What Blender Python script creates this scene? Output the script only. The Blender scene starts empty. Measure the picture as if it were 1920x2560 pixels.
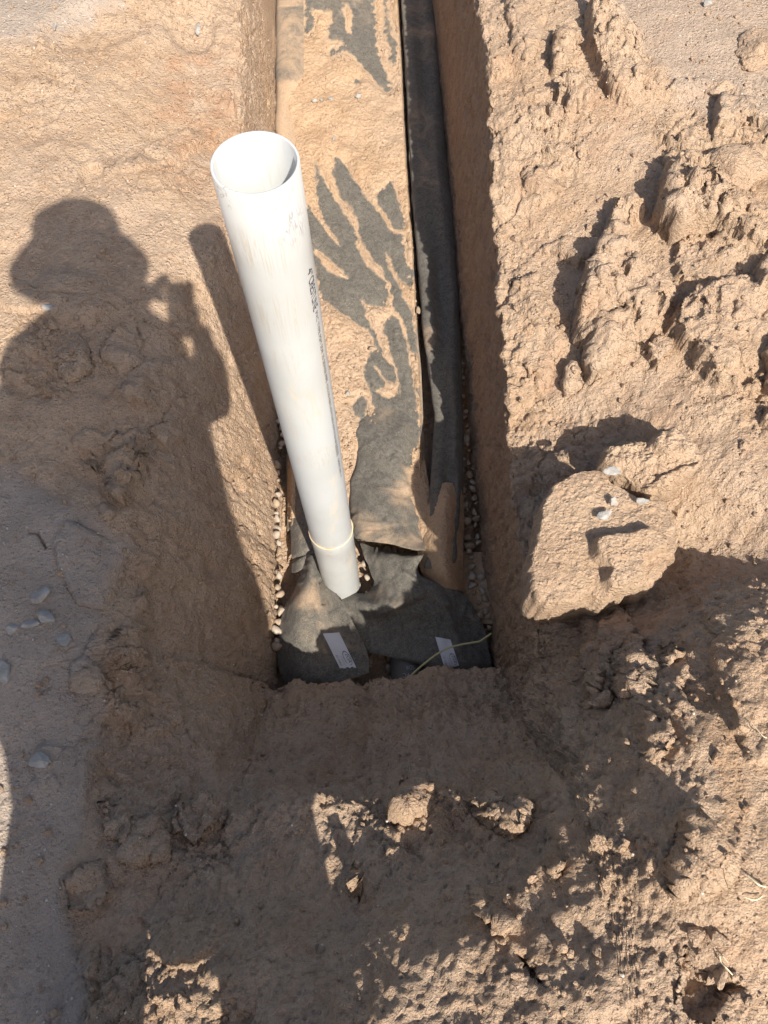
import bpy, bmesh, math, random
import numpy as np
from mathutils import Vector, Matrix
random.seed(7); RNG = np.random.default_rng(11)
SC = bpy.context.scene
COL = SC.collection

# ---------------------------------------------------------------- camera, sky, sun, exposure
FPX = 1900.0; H = 1.52
def unit(v): v = np.array(v, float); return v / np.linalg.norm(v)
DN = unit((35, 857, FPX))                                   # straight down, seen from the camera
_dx = 730 - 960; FW = unit((_dx, -(35*_dx + FPX*FPX)/857, FPX))   # along the trench
RT = np.cross(FW, -DN)
cam_d = bpy.data.cameras.new('camera'); cam = bpy.data.objects.new('camera', cam_d); COL.objects.link(cam)
cam_d.sensor_fit = 'VERTICAL'; cam_d.sensor_height = 24; cam_d.lens = 24*FPX/2560
cam_d.clip_start = 0.005; cam_d.clip_end = 400
def c2w(c): return Vector((float(RT@c), float(FW@c), float(-DN@c)))
mx = Matrix.Identity(4)
for i, a in enumerate(((1,0,0), (0,-1,0), (0,0,-1))):
    v = c2w(np.array(a, float))
    for j in range(3): mx[j][i] = v[j]
mx.translation = (0, 0, H)
cam.matrix_world = mx
SC.camera = cam
SUN = np.array(c2w(unit((-530, -550, FPX))))                # direction the light travels
world = bpy.data.worlds.new("World"); SC.world = world; world.use_nodes = True
nt = world.node_tree; sky = nt.nodes.new('ShaderNodeTexSky'); sky.sky_type = 'NISHITA'; sky.sun_disc = False
sky.sun_elevation = math.asin(-SUN[2]); sky.sun_rotation = math.atan2(-SUN[0], -SUN[1])
sky.altitude = 700; sky.dust_density = 5.0; sky.ozone_density = 0.3; sky.air_density = 1.0
bg = nt.nodes['Background']; nt.links.new(sky.outputs[0], bg.inputs[0]); bg.inputs[1].default_value = 0.095
sl = bpy.data.lights.new('sun', 'SUN'); sl.energy = 4.8; sl.angle = math.radians(0.53); sl.color = (1.0, 0.925, 0.825)
so = bpy.data.objects.new('sun', sl); COL.objects.link(so)
so.rotation_euler = Vector(SUN.tolist()).to_track_quat('-Z', 'Y').to_euler(); so.location = (1, -2, 4)
SC.view_settings.view_transform = 'Standard'; SC.view_settings.look = 'None'
SC.view_settings.exposure = 0.74; SC.view_settings.gamma = 1
SC.render.engine = 'CYCLES'

def W(px, py, z):
    c = np.array(((px-960)/FPX, (py-1280)/FPX, 1.0)); w = np.array((RT@c, FW@c, -DN@c)); t = (z-H)/w[2]
    return np.array((w[0]*t, w[1]*t, z))
def PX(P):
    P = np.asarray(P, float); q = P - np.array((0, 0, H))
    M = np.stack([RT, FW, -DN], 0)
    c = q @ M
    c[..., 2] = np.where(np.abs(c[..., 2]) < 0.05, 0.05, c[..., 2])
    return 960 + FPX*c[..., 0]/c[..., 2], 1280 + FPX*c[..., 1]/c[..., 2]

# ---------------------------------------------------------------- noise
_perm = np.random.default_rng(5).permutation(4096).astype(np.int64)
_grad = np.random.default_rng(6).normal(size=(4096, 3)).astype(np.float32); _grad /= np.linalg.norm(_grad, axis=1)[:, None]
def _h(i, j, k): return _perm[(_perm[(_perm[i & 4095] + j) & 4095] + k) & 4095]
def perlin(x, y, z):
    x = np.asarray(x, np.float32); y = np.asarray(y, np.float32); z = np.broadcast_to(np.asarray(z, np.float32), x.shape)
    xi = np.floor(x).astype(np.int64); yi = np.floor(y).astype(np.int64); zi = np.floor(z).astype(np.int64)
    fx = x-xi; fy = y-yi; fz = z-zi
    s = lambda t: t*t*t*(t*(t*6-15)+10)
    u, v, w = s(fx), s(fy), s(fz)
    def g(a, b, c):
        q = _grad[_h(xi+a, yi+b, zi+c)]
        return q[..., 0]*(fx-a) + q[..., 1]*(fy-b) + q[..., 2]*(fz-c)
    L = lambda a, b, t: a + (b-a)*t
    return 1.6*L(L(L(g(0,0,0), g(1,0,0), u), L(g(0,1,0), g(1,1,0), u), v), L(L(g(0,0,1), g(1,0,1), u), L(g(0,1,1), g(1,1,1), u), v), w)
def fbm(x, y, z, n=4, r=0.5):
    o = 0; a = 1.0; s = 1.0
    for i in range(n): o = o + a*perlin(x*s+17.3*i, y*s+5.1*i, z*s+9.7*i); a *= r; s *= 2.03
    return o
def worley(x, y, seed=0):
    xi = np.floor(x).astype(np.int64); yi = np.floor(y).astype(np.int64)
    global _lastoff
    d1 = np.full(x.shape, 9.0); d2 = np.full(x.shape, 9.0); hh = np.zeros(x.shape); ox = np.zeros(x.shape); oy = np.zeros(x.shape)
    for a in (-1, 0, 1):
        for b in (-1, 0, 1):
            k = _h(xi+a, yi+b, seed+0*xi); k2 = _h(xi+a+31, yi+b+7, seed+5+0*xi)
            cx = xi+a+k/4096.0; cy = yi+b+k2/4096.0
            d = np.hypot(x-cx, y-cy)
            n = d < d1
            d2 = np.where(n, d1, np.minimum(d2, d)); d1 = np.where(n, d, d1)
            hh = np.where(n, ((k*7+k2*3) % 4096)/4096.0, hh); ox = np.where(n, x-cx, ox); oy = np.where(n, y-cy, oy)
    _lastoff = (ox, oy)
    return d1, d2, hh
def facets(x, y, seed, tilt=1.0):
    d1, d2, hh = worley(x, y, seed); a = hh*6.2832*7; return (hh-.5) + tilt*(np.cos(a)*_lastoff[0] + np.sin(a)*_lastoff[1]), d2-d1
def sstep(a, b, x): t = np.clip((x-a)/(b-a), 0, 1); return t*t*(3-2*t)
def polydist(px, py, poly):
    """signed distance in pixels (positive inside)"""
    P = np.array(poly, float); n = len(P); best = np.full(px.shape, 1e9); ins = np.zeros(px.shape, bool)
    for i in range(n):
        a = P[i]; b = P[(i+1) % n]; e = b-a; t = np.clip(((px-a[0])*e[0]+(py-a[1])*e[1])/(e@e+1e-9), 0, 1)
        best = np.minimum(best, np.hypot(px-a[0]-t*e[0], py-a[1]-t*e[1]))
        c = ((a[1] > py) != (b[1] > py)) & (px < (b[0]-a[0])*(py-a[1])/((b[1]-a[1])+1e-12)+a[0])
        ins ^= c
    return np.where(ins, best, -best)

# ---------------------------------------------------------------- object helpers
def link(o, parent=None):
    COL.objects.link(o)
    if parent is not None: o.parent = parent
    return o
def tag(o, label=None, cat=None, group=None, kind=None):
    if label: o['label'] = label
    if cat: o['category'] = cat
    if group: o['group'] = group
    if kind: o['kind'] = kind
    return o
def empty(name, loc): o = bpy.data.objects.new(name, None); o.location = loc; o.empty_display_size = .05; return link(o)
def mesh_np(name, V, Q, mat, parent=None, smooth=True, attrs=None, loc=None):
    V = np.asarray(V, np.float32); Q = np.asarray(Q, np.int32); k = Q.shape[1]
    if loc is not None: V = V - np.asarray(loc, np.float32)
    me = bpy.data.meshes.new(name); me.vertices.add(len(V)); me.vertices.foreach_set('co', V.ravel())
    me.loops.add(Q.size); me.loops.foreach_set('vertex_index', Q.ravel())
    me.polygons.add(len(Q)); me.polygons.foreach_set('loop_start', np.arange(0, Q.size, k, dtype=np.int32))
    me.polygons.foreach_set('loop_total', np.full(len(Q), k, np.int32))
    me.update(calc_edges=True)
    me.polygons.foreach_set('use_smooth', np.full(len(Q), smooth, bool))
    for n, a in (attrs or {}).items():
        at = me.attributes.new(n, 'FLOAT', 'POINT'); at.data.foreach_set('value', np.asarray(a, np.float32).ravel())
    me.materials.append(mat)
    o = bpy.data.objects.new(name, me)
    if loc is not None: o.location = tuple(float(v) for v in loc)
    return link(o, parent)
def gridq(ny, nx):
    i = np.arange(ny-1)[:, None]*nx + np.arange(nx-1)[None]
    return np.stack([i, i+1, i+nx+1, i+nx], -1).reshape(-1, 4)
def from_bm(name, bm, mat, parent=None, smooth=True):
    me = bpy.data.meshes.new(name); bm.to_mesh(me); bm.free()
    for p in me.polygons: p.use_smooth = smooth
    if mat: me.materials.append(mat)
    return link(bpy.data.objects.new(name, me), parent)

# ---------------------------------------------------------------- materials
def nmat(name):
    m = bpy.data.materials.new(name); m.use_nodes = True; t = m.node_tree
    b = t.nodes['Principled BSDF']; b.inputs['Specular IOR Level'].default_value = 0.2
    return m, t, b
class NT:
    def __init__(s, t): s.t = t; s.geo = t.nodes.new('ShaderNodeNewGeometry'); s.pos = s.geo.outputs['Position']
    def n(s, k, **kw):
        o = s.t.nodes.new(k)
        for a, b in kw.items(): setattr(o, a, b)
        return o
    def l(s, a, b): s.t.links.new(a, b)
    def noise(s, scale, detail=4, rough=.55, vec=None, dist=0):
        o = s.n('ShaderNodeTexNoise'); o.inputs['Scale'].default_value = scale; o.inputs['Detail'].default_value = detail
        o.inputs['Roughness'].default_value = rough; o.inputs['Distortion'].default_value = dist; s.l(vec or s.pos, o.inputs['Vector']); return o.outputs['Fac']
    def voro(s, scale, vec=None, out='Distance', rand=1):
        o = s.n('ShaderNodeTexVoronoi'); o.inputs['Scale'].default_value = scale; o.inputs['Randomness'].default_value = rand; s.l(vec or s.pos, o.inputs['Vector']); return o.outputs[out]
    def scaled(s, v3):
        o = s.n('ShaderNodeMapping'); o.inputs['Scale'].default_value = v3; s.l(s.pos, o.inputs['Vector']); return o.outputs[0]
    def rng(s, f, a, b, c=0, d=1, smooth=True):
        o = s.n('ShaderNodeMapRange'); o.interpolation_type = 'SMOOTHSTEP' if smooth else 'LINEAR'
        s.l(f, o.inputs[0])
        for i, v in zip((1, 2, 3, 4), (a, b, c, d)): o.inputs[i].default_value = v
        return o.outputs[0]
    def mix(s, f, a, b):
        o = s.n('ShaderNodeMix', data_type='RGBA')
        if isinstance(f, (int, float)): o.inputs[0].default_value = f
        else: s.l(f, o.inputs[0])
        for k, v in ((6, a), (7, b)):
            if isinstance(v, tuple): o.inputs[k].default_value = (*v, 1)
            else: s.l(v, o.inputs[k])
        return o.outputs[2]
    def math(s, op, a, b=None, c=None):
        o = s.n('ShaderNodeMath', operation=op)
        for k, v in enumerate((a, b, c)):
            if v is None: continue
            if isinstance(v, (int, float)): o.inputs[k].default_value = v
            else: s.l(v, o.inputs[k])
        return o.outputs[0]
    def attr(s, n): o = s.n('ShaderNodeAttribute', attribute_name=n); return o.outputs['Fac']
    def bump(s, h, dist, strength=1, nrm=None):
        o = s.n('ShaderNodeBump'); o.inputs['Distance'].default_value = dist; o.inputs['Strength'].default_value = strength
        s.l(h, o.inputs['Height'])
        if nrm: s.l(nrm, o.inputs['Normal'])
        return o.outputs[0]

SOIL = (.472, .332, .222); SOIL_L = (.54, .400, .280); SOIL_D = (.37, .245, .155); SOIL_R = (.42, .24, .14); CRUST = (.46, .375, .305); WALLC = (.39, .255, .165)
def soil_mat(name, crustamt=None, base=SOIL, light=SOIL_L, dark=SOIL_D, bump=.0100):
    m, t, b = nmat(name); q = NT(t)
    c = q.mix(q.rng(q.noise(7, 5, .6), .3, .7), base, light)
    c = q.mix(q.rng(q.noise(2.3, 4, .6), .42, .62, 0, .45), c, (.47, .360, .272))
    c = q.mix(q.rng(q.noise(3.1, 5, .65, dist=1), .56, .68, 0, .55), c, (.43, .275, .165))
    c = q.mix(q.rng(q.noise(23, 5, .65), .52, .72, 0, .55), c, dark)
    c = q.mix(q.rng(q.noise(110, 5, .72), .48, .68, 0, .55), c, dark)
    c = q.mix(q.rng(q.noise(75, 5, .7, dist=.5), .56, .70, 0, .5), c, light)
    if crustamt:
        red = q.attr('red'); c = q.mix(q.math('MULTIPLY', red, q.rng(q.noise(12, 4), .35, .6)), c, SOIL_R)
        wl = q.attr('wall')
        st = q.noise(34, 6, .78, vec=q.scaled((1.2, 1.2, .30)))
        wc = q.mix(q.rng(st, .35, .65), WALLC, (.49, .34, .225))
        c = q.mix(wl, c, wc)
        cr = q.attr('crust')
        cc = q.mix(q.rng(q.noise(9, 4), .35, .65), CRUST, (.39, .32, .26))
        c = q.mix(cr, c, cc)
    # mineral specks
    v = q.voro(230); pick = q.rng(q.noise(60, 3), .5, .62)
    sp = q.math('MULTIPLY', q.rng(v, .22, .12), pick)
    c = q.mix(q.math('MULTIPLY', sp, .6), c, (.62, .52, .42))
    v2 = q.voro(95); pick2 = q.rng(q.noise(31, 2), .56, .66)
    c = q.mix(q.math('MULTIPLY', q.math('MULTIPLY', q.rng(v2, .2, .13), pick2), .5), c, (.60, .50, .40))
    q.l(c, b.inputs['Base Color']); b.inputs['Roughness'].default_value = .95
    hgt = q.math('ADD', q.math('MULTIPLY', q.noise(95, 5, .68), 1.3), q.math('MULTIPLY', q.noise(300, 3, .6), .45))
    hgt = q.math('ADD', hgt, q.math('MULTIPLY', q.math('MULTIPLY', q.rng(q.voro(120), .55, .05), q.rng(q.noise(40, 3), .42, .6)), .45))
    hgt = q.math('SUBTRACT', hgt, q.math('MULTIPLY', q.rng(q.noise(150, 4, .7, dist=1), .60, .70), .35))
    q.l(q.bump(hgt, bump, 1.0), b.inputs['Normal'])
    return m
M_SOIL = soil_mat('soil', True)
M_CLOD = soil_mat('clod_soil')
M_LOOSE = soil_mat('loose_soil', bump=.0050, base=(.43, .298, .188), light=(.48, .342, .224), dark=(.37, .245, .152))
def fabric_mat(name, dust=.5, dark=1.0):
    m, t, b = nmat(name); q = NT(t)
    g = q.mix(q.rng(q.noise(26, 6, .72, dist=2.2), .35, .65), (.068*dark, .063*dark, .054*dark), (.130*dark, .121*dark, .104*dark))
    sw = q.noise(95, 4, .7, dist=3.5); g = q.mix(q.rng(sw, .46, .66, 0, .8), g, (.195, .18, .15))
    n1 = q.noise(9, 6, .65, dist=.8)
    dz = q.math('ADD', n1, q.math('MULTIPLY', q.attr('dust'), 1.0))
    f = q.rng(dz, .66-.25*dust, 1.12-.25*dust, 0, .95)
    f = q.math('MULTIPLY', f, q.rng(q.noise(120, 4, .7, dist=1.5), .25, .6, .45, 1))
    c = q.mix(f, g, (.46, .325, .21))
    v = q.math('MULTIPLY', q.rng(q.voro(150), .14, .08), q.rng(q.noise(18, 2), .52, .6)); c = q.mix(v, c, (.55, .45, .34))
    q.l(c, b.inputs['Base Color']); b.inputs['Roughness'].default_value = .85
    b.inputs['Sheen Weight'].default_value = .12
    hg = q.math('ADD', q.noise(330, 4, .7, dist=1.2), q.math('MULTIPLY', q.noise(60, 4), .8))
    q.l(q.bump(hg, .0012, .8), b.inputs['Normal'])
    return m
M_FAB = fabric_mat('geotextile', .35); M_FABD = fabric_mat('geotextile_dusty', .9)
def stone_mat(name, a, b_):
    m, t, b = nmat(name); q = NT(t)
    c = q.mix(q.rng(q.noise(45, 6, .65), .35, .68), a, b_)
    c = q.mix(q.rng(q.noise(20, 3), .55, .7, 0, .45), c, (.42, .32, .23))
    v = q.rng(q.noise(14, 2, .5, dist=3), .49, .51, 0, 1); 
    q.l(c, b.inputs['Base Color']); b.inputs['Roughness'].default_value = .7; b.inputs['Specular IOR Level'].default_value = .35
    q.l(q.bump(q.noise(120, 6, .65), .003, .8), b.inputs['Normal']); return m
M_GREY = stone_mat('grey_limestone', (.25, .238, .220), (.38, .365, .335))
M_BUFF = stone_mat('buff_gravel', (.27, .20, .14), (.36, .28, .20))
def plain(name, c, rough=.6, spec=.3, var=.15, sc=40):
    m, t, b = nmat(name); q = NT(t); k = 1-var
    q.l(q.mix(q.noise(sc, 4), c, tuple(v*k for v in c)), b.inputs['Base Color']); b.inputs['Roughness'].default_value = rough; b.inputs['Specular IOR Level'].default_value = spec
    return m
def pipe_point(px_, py_):
    c_ = np.array(((637-960)/FPX, (405-1280)/FPX, 1)); w_ = np.array((RT@c_, FW@c_, -DN@c_)); a_ = w_*(-.651/w_[2]); best = None
    for k in range(-90, 91, 3):
        th = math.atan2(-a_[1], -a_[0]) + math.radians(k)
        for z in np.linspace(-.65, H-.66, 160):
            P = np.array((a_[0]+.0535*math.cos(th), a_[1]+.0535*math.sin(th), z)); u, v = PX(P); d = (u-px_)**2+(v-py_)**2
            if best is None or d < best[0]: best = (d, P)
    return best[1]
def pvc_mat():
    m, t, b = nmat('white_pvc'); q = NT(t)
    c = q.mix(q.rng(q.noise(6, 4), .4, .65), (.475, .490, .490), (.435, .450, .445))
    s1 = q.noise(90, 4, .6, vec=q.scaled((1.6, 1.6, .12)))
    c = q.mix(q.rng(s1, .58, .72, 0, .5), c, (.45, .42, .38))
    s2 = q.noise(14, 5, .65, vec=q.scaled((1, 1, .25)), dist=1)
    c = q.mix(q.rng(s2, .56, .70, 0, .5), c, (.62, .53, .40))
    s3 = q.noise(60, 3, .6, vec=q.scaled((2.5, 2.5, .35)), dist=4)
    c = q.mix(q.rng(s3, .68, .74, 0, .5), c, (.36, .35, .34))
    for (x, y, r, col, amt, sc3) in [(600, 620, .05, (.40, .35, .28), .5, (2, 2, .25)), (660, 640, .06, (.36, .31, .24), .55, (3, 3, .12)), (700, 800, .07, (.40, .34, .25), .5, (3, 3, .15)), (570, 470, .03, (.22, .17, .12), .6, (1, 1, .7)), (720, 910, .05, (.44, .40, .33), .6, (3, 3, .15)), (800, 1150, .06, (.44, .38, .28), .5, (2, 2, .3)),(744, 560, .045, (.25, .24, .26), .8, (3, 3, .5)), (700, 500, .03, (.40, .34, .26), .6, (2, 2, .3)), (790, 1000, .07, (.50, .43, .30), .45, (2, 2, .2)), (720, 1050, .08, (.50, .43, .30), .5, (2.5, 2.5, .12)), (860, 1400, .05, (.42, .34, .24), .55, (1, 1, .6)), (830, 1380, .06, (.45, .36, .25), .5, (1, 1, .6))]:
        # scuffs sit on the camera side of the pipe at these heights
        P_ = pipe_point(x, y)
        vm = q.n('ShaderNodeVectorMath', operation='DISTANCE'); q.l(q.pos, vm.inputs[0]); vm.inputs[1].default_value = tuple(P_)
        mk = q.rng(vm.outputs['Value'], r, r*.3); st = q.rng(q.noise(70, 4, .65, vec=q.scaled(sc3), dist=1.5), .50, .62)
        c = q.mix(q.math('MULTIPLY', q.math('MULTIPLY', mk, st), amt), c, col)
    q.l(c, b.inputs['Base Color']); b.inputs['Roughness'].default_value = .38; b.inputs['Specular IOR Level'].default_value = .45
    b.inputs['Subsurface Weight'].default_value = 0.08; b.inputs['Subsurface Radius'].default_value = (.01, .009, .008); b.inputs['Subsurface Scale'].default_value = .3
    q.l(q.bump(q.noise(220, 3), .0003, .5), b.inputs['Normal'])
    return m
M_PVC = pvc_mat()
M_INK = plain('black_ink', (.035, .032, .04), .5); M_GLUE = plain('yellowed_cement', (.60, .47, .29), .4)
M_WIRE = plain('yellow_wire_coat', (.50, .46, .22), .4, .4); M_LABEL = plain('label_paper', (.60, .60, .62), .7, .2, .12, 60)
M_DARKPIPE = plain('dark_pipe', (.13, .125, .115), .6); M_PALEBAND = plain('pale_band', (.46, .40, .33), .7)
M_PRINT = plain('grey_print', (.12, .11, .13), .6); M_STRAW = plain('dry_straw', (.72, .62, .42), .7)
M_PALEINK = plain('pale_print', (.36, .35, .33), .6)

# ---------------------------------------------------------------- terrain
# control points (pixel, pixel, height) turned into world positions, smoothly interpolated
CP = [ # left bank
 (0,0,.0),(300,0,-.03),(500,0,-.08),(640,0,-.15),(0,200,.0),(250,180,-.05),(450,200,-.12),(620,220,-.17),
 (0,400,.0),(200,400,-.02),(350,480,-.05),(500,500,-.12),(600,420,-.19),
 (0,700,-.01),(200,700,-.01),(400,720,-.05),(540,760,-.14),(0,1000,.0),(200,1000,-.02),(400,1000,-.08),(560,1100,-.2),
 (0,1250,.02),(200,1300,.0),(350,1300,-.06),(520,1350,-.20),(0,1600,.03),(230,1600,.01),(400,1650,-.12),(560,1650,-.28),
 (0,1900,.03),(200,1950,.02),(350,1950,-.08),(500,1950,-.12),(0,2300,.04),(150,2200,.02),(350,2300,-.01),(480,2200,-.03),(100,2560,.05),(350,2560,.07),
 # right bank
 (1300,0,.01),(1290,300,-.005),(1300,600,-.11),(1310,900,-.155),(1330,1060,-.20),(1330,1250,-.20),(1350,1500,-.16),(1320,1700,-.34),
 (1500,0,.03),(1750,100,.04),(1920,0,.04),(1450,250,.0),(1420,500,-.05),(1600,500,-.04),(1850,450,.03),(1420,800,-.11),(1650,800,-.04),(1900,750,.02),
 (1600,1000,-.07),(1880,1000,-.02),(1450,1080,-.18),(1400,1180,-.17),(1500,1350,-.14),(1850,1200,-.02),(1750,1400,-.15),(1900,1410,-.11),(1650,1450,-.2),(1720,1530,.06),(1860,1500,.10),(1330,1750,-.10),
 (1340,1620,-.14),(1400,1700,-.10),(1480,1700,.0),(1400,1850,-.02),(1500,1850,.10),(1600,1850,.20),(1700,1850,.25),(1600,1700,.09),(1700,1650,.16),(1800,1600,.18),(1900,1600,.17),(1550,1600,-.04),
 (1560,1960,.23),(1450,2050,.16),(1380,2020,.06),(1330,2130,.10),(1700,2050,.28),(1900,1850,.22),(1900,2050,.27),(1750,2250,.29),
 (850,2000,-.12),(880,2080,-.10),(1050,2000,-.06),(1250,2030,-.06),(700,2050,-.03),(620,2150,-.05),(850,2150,-.05),(1050,2150,.01),(1250,2150,.03),(1000,2300,.12),(1250,2300,.155),(1500,2300,.24),(1750,2400,.28),(1920,2400,.29),(750,2300,.05),(560,2300,.03),
 (1000,2560,.215),(1300,2540,.23),(1600,2540,.27),(1900,2540,.28),(700,2500,.12),(500,2450,.08)]
cp = np.array([W(*c) for c in CP])
extra = np.array([(-1.9,-1.5,.05),(-1.0,-.9,.07),(0,-.45,.26),(.5,-.45,.28),(0,-.9,.26),(.8,-.8,.28),(-.45,-.5,.10),(1.9,-1.5,.15),(1.9,0,.14),(1.0,.1,.24),(1.0,-.4,.27),(2.2,1.5,.05),(2.2,3.5,.05),(.75,3.2,-.02),(1.3,4.5,.05),(-2.2,0,.05),(-2.2,2,.02),(-2,4.5,.02),(-.8,3.4,-.06),(.6,5.5,-.05),(-.6,5.5,-.12),(0,-1.8,.2)])
cp = np.vstack([cp, extra])
def _rbf_fit(P):
    X = P[:, :2]; n = len(X); r = np.linalg.norm(X[:, None]-X[None], axis=-1)
    K = r + 0.0; A = np.zeros((n+3, n+3)); A[:n, :n] = K + np.eye(n)*-.02; A[:n, n] = 1; A[:n, n+1:] = X; A[n, :n] = 1; A[n+1:, :n] = X.T
    return X, np.linalg.solve(A, np.r_[P[:, 2], 0, 0, 0])
_RX, _RC = _rbf_fit(cp)
def outer(x, y):
    sh = x.shape; x = x.ravel(); y = y.ravel(); o = _RC[len(_RX)] + _RC[len(_RX)+1]*x + _RC[len(_RX)+2]*y
    for i, (a, b) in enumerate(_RX): o = o + _RC[i]*np.sqrt((x-a)**2+(y-b)**2 + .0025)
    r_ = np.maximum(np.hypot(x, y-1.0), 1e-6); k = sstep(2.2, 4.0, r_); o = o*(1-k) + (.04 + .02*perlin(x*.3, y*.3, 1.))*k
    return o.reshape(sh)
Z_FLOOR = -.735
def build_terrain():
    # rows (y)
    def seg(a, b, n): return np.linspace(a, b, n, endpoint=False)
    ys = np.r_[-np.geomspace(150, 2.7, 16), seg(-2.6, -.5, 26), seg(-.5, .30, 215), seg(.30, .52, 110), seg(.52, 1.5, 230), seg(1.5, 3.0, 220), seg(3.0, 8, 50), np.geomspace(8, 150, 16)]
    ny = len(ys)
    wob = lambda k, a, s: a*perlin(ys/s, ys*0+k, 0)
    far = sstep(.6, 2.2, ys)
    LB = -.322 - .02*sstep(1.5, 3, ys) + wob(3, .008, .25) + wob(4, .007, .07)
    LT = LB - .25 + .19*sstep(1.15, 1.9, ys) + wob(5, .030, .3) + wob(6, .018, .09)
    RB = .306 + .02*sstep(1.6, 3, ys) + wob(7, .004, .25)
    RTp = RB + .03 + .048*far + wob(8, .010, .22) + wob(9, .007, .06)
    K = np.stack([ys*0-150, ys*0-3.2, ys*0-1.25, LT, LB, RB, RTp, ys*0+1.45, ys*0+3.4, ys*0+150], 1)
    n = [14, 36, 250, 110, 130, 105, 310, 36, 14]
    xs = []; wl = []; wr = []; inn = []
    for i, k in enumerate(n):
        t = np.linspace(0, 1, k, endpoint=(i == 8)); t = t**3 if i == 8 else (1-(1-t)**3 if i == 0 else t)
        xs.append(K[:, i:i+1]*(1-t) + K[:, i+1:i+2]*t)
        inn.append(np.full(k, 1.0 if i == 4 else 0)); wl.append(t if i == 3 else np.zeros(k)); wr.append((1-t) if i == 5 else np.zeros(k))
    X = np.concatenate(xs, 1); Y = np.repeat(ys[:, None], X.shape[1], 1)
    inn = np.concatenate(inn); tl = np.concatenate(wl); tr = np.concatenate(wr)
    w_in = np.clip(inn + tl + tr, 0, 1)[None, :]*np.ones_like(X)         # 1 in the trench, falls to 0 at the wall top
    Zo = outer(X, Y)
    # end slope inside the trench
    lip = .428 + .012*perlin(X*14, Y*0, 2.0) + .012*sstep(.1, -.1, X-.0)*0
    zl = -.52 + .045*sstep(.02, .10, X)
    s = np.clip((lip-Y)/(lip-.10), 0, 1)
    E = zl + (Zo-zl)*s**1.0
    drop = sstep(0.0, .02, Y-lip)
    Zi = E*(1-drop) + Z_FLOOR*drop
    prof = w_in
    pr = np.where(prof > .999, 1, 1-(1-prof)**1.25)
    lw = tl[None, :]*np.ones_like(X); lw = np.where((lw > 0) & (lw < .999), 1, 0)*(inn[None] < .5); pr = np.where(lw > 0, 1-np.sin(np.pi/2*np.clip(1-prof, 0, 1)**.72), pr)
    Z = Zo*(1-pr) + Zi*pr
    s2 = np.maximum(sstep(.12, .0, Y), sstep(7.0, 8.0, Y))     # beyond the end slope: no trench
    Z = Z*(1-s2) + Zo*s2
    wallm = ((prof > .01) & (prof < .995)).astype(float)*sstep(.25, .5, Y)
    wallm = np.clip(wallm, 0, 1); wallc = wallm*np.where(lw > 0, .12*sstep(.3, .9, prof), 1.0); wallm = wallm*np.where(lw > 0, sstep(.15, .6, prof), 1.0)
    floor = ((inn[None] > .5) & (Y > lip)).astype(float)
    px, py = PX(np.stack([X, Y, Z], -1))
    side_r = sstep(.0, .1, X)
    # ------- features in the bank (real relief), placed where the photograph shows them
    warp = 16*perlin(X*9, Y*9, 3.3) + 9*perlin(X*24, Y*24, 1.7) + 4*perlin(X*60, Y*60, .7)
    F = np.zeros_like(X)
    def lump(cx, cy, a, b, ang, h, soft=.18, asym=0.0, edge=0):
        nonlocal F
        near = (np.abs(px-cx) < 1.8*max(a, b)+40) & (np.abs(py-cy) < 1.8*max(a, b)+40)
        if not near.any(): return
        c, s_ = math.cos(math.radians(ang)), math.sin(math.radians(ang))
        u = ((px-cx)*c + (py-cy)*s_)/a; v = (-(px-cx)*s_ + (py-cy)*c)/b
        d = np.sqrt(u*u+v*v) + 1.0*warp/(.5*(a+b))*.45
        p = sstep(1+soft, 1-soft, d)
        if asym: p = p*np.clip(.5-.5*asym*u, 0, 1.2)
        F = np.where(near, np.where(h > 0, np.maximum(F, h*p), np.minimum(F, h*p) if h < 0 else F), F) if h*1 > 0 else np.where(near, F + h*p, F)
    def polylump(poly, h, w=9, fade=.7, dr=(1, .35), rough=.35):
        nonlocal F
        P_ = np.array(poly, float); lo = P_.min(0)-30; hi = P_.max(0)+30
        m = (px > lo[0]) & (px < hi[0]) & (py > lo[1]) & (py < hi[1])
        if not m.any(): return
        d = polydist(px[m]+.45*warp[m], py[m]+.45*warp2[m], poly); dr = unit(dr); t = P_@dr
        tt = np.clip((px[m]*dr[0]+py[m]*dr[1]-t.min())/(t.max()-t.min()), 0, 1)
        x_, y_ = X[m], Y[m]
        hh_ = h*sstep(-1, .95*w, d)*(.80 + .20*sstep(0, 5*w, d))*(1-fade*tt)*(1 + rough*fbm(x_*16, y_*16, h*90, 3))
        hh_ = hh_ - .10*h*sstep(.12, .0, np.abs(perlin(x_*11, y_*11, h*50+3)))*(d > 0)
        F[m] = F[m] + hh_
    warp2 = 16*perlin(X*9, Y*9, 9.3) + 9*perlin(X*24, Y*24, 5.7) + 4*perlin(X*60, Y*60, 2.7)
    ZA = lambda L: [(1200+x/2.304, 300+y/2.304) for x, y in L]
    ZB = lambda L: [(960+x/1.728, y/1.728) for x, y in L]
    ZC = lambda L: [(960+x/1.728, 1280+y/1.728) for x, y in L]
    ZD = lambda L: [(960+x/1.728, 1920+y/1.728) for x, y in L]
    polylump(ZA([(1030,360),(1200,310),(1290,300),(1360,430),(1500,520),(1700,560),(1700,830),(1480,720),(1300,670),(1110,720),(1000,660),(990,560),(1020,480)]), .13, 9, .75)
    polylump(ZA([(760,520),(850,490),(940,500),(960,560),(880,580),(850,700),(780,750),(690,750),(720,640)]), .075, 8, .3)
    polylump(ZA([(650,830),(760,780),(880,800),(960,880),(1130,950),(1150,1050),(1000,1220),(950,1300),(700,1500),(620,1540),(590,1340),(545,1280),(545,1160),(570,980)]), .13, 9, .85)
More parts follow.
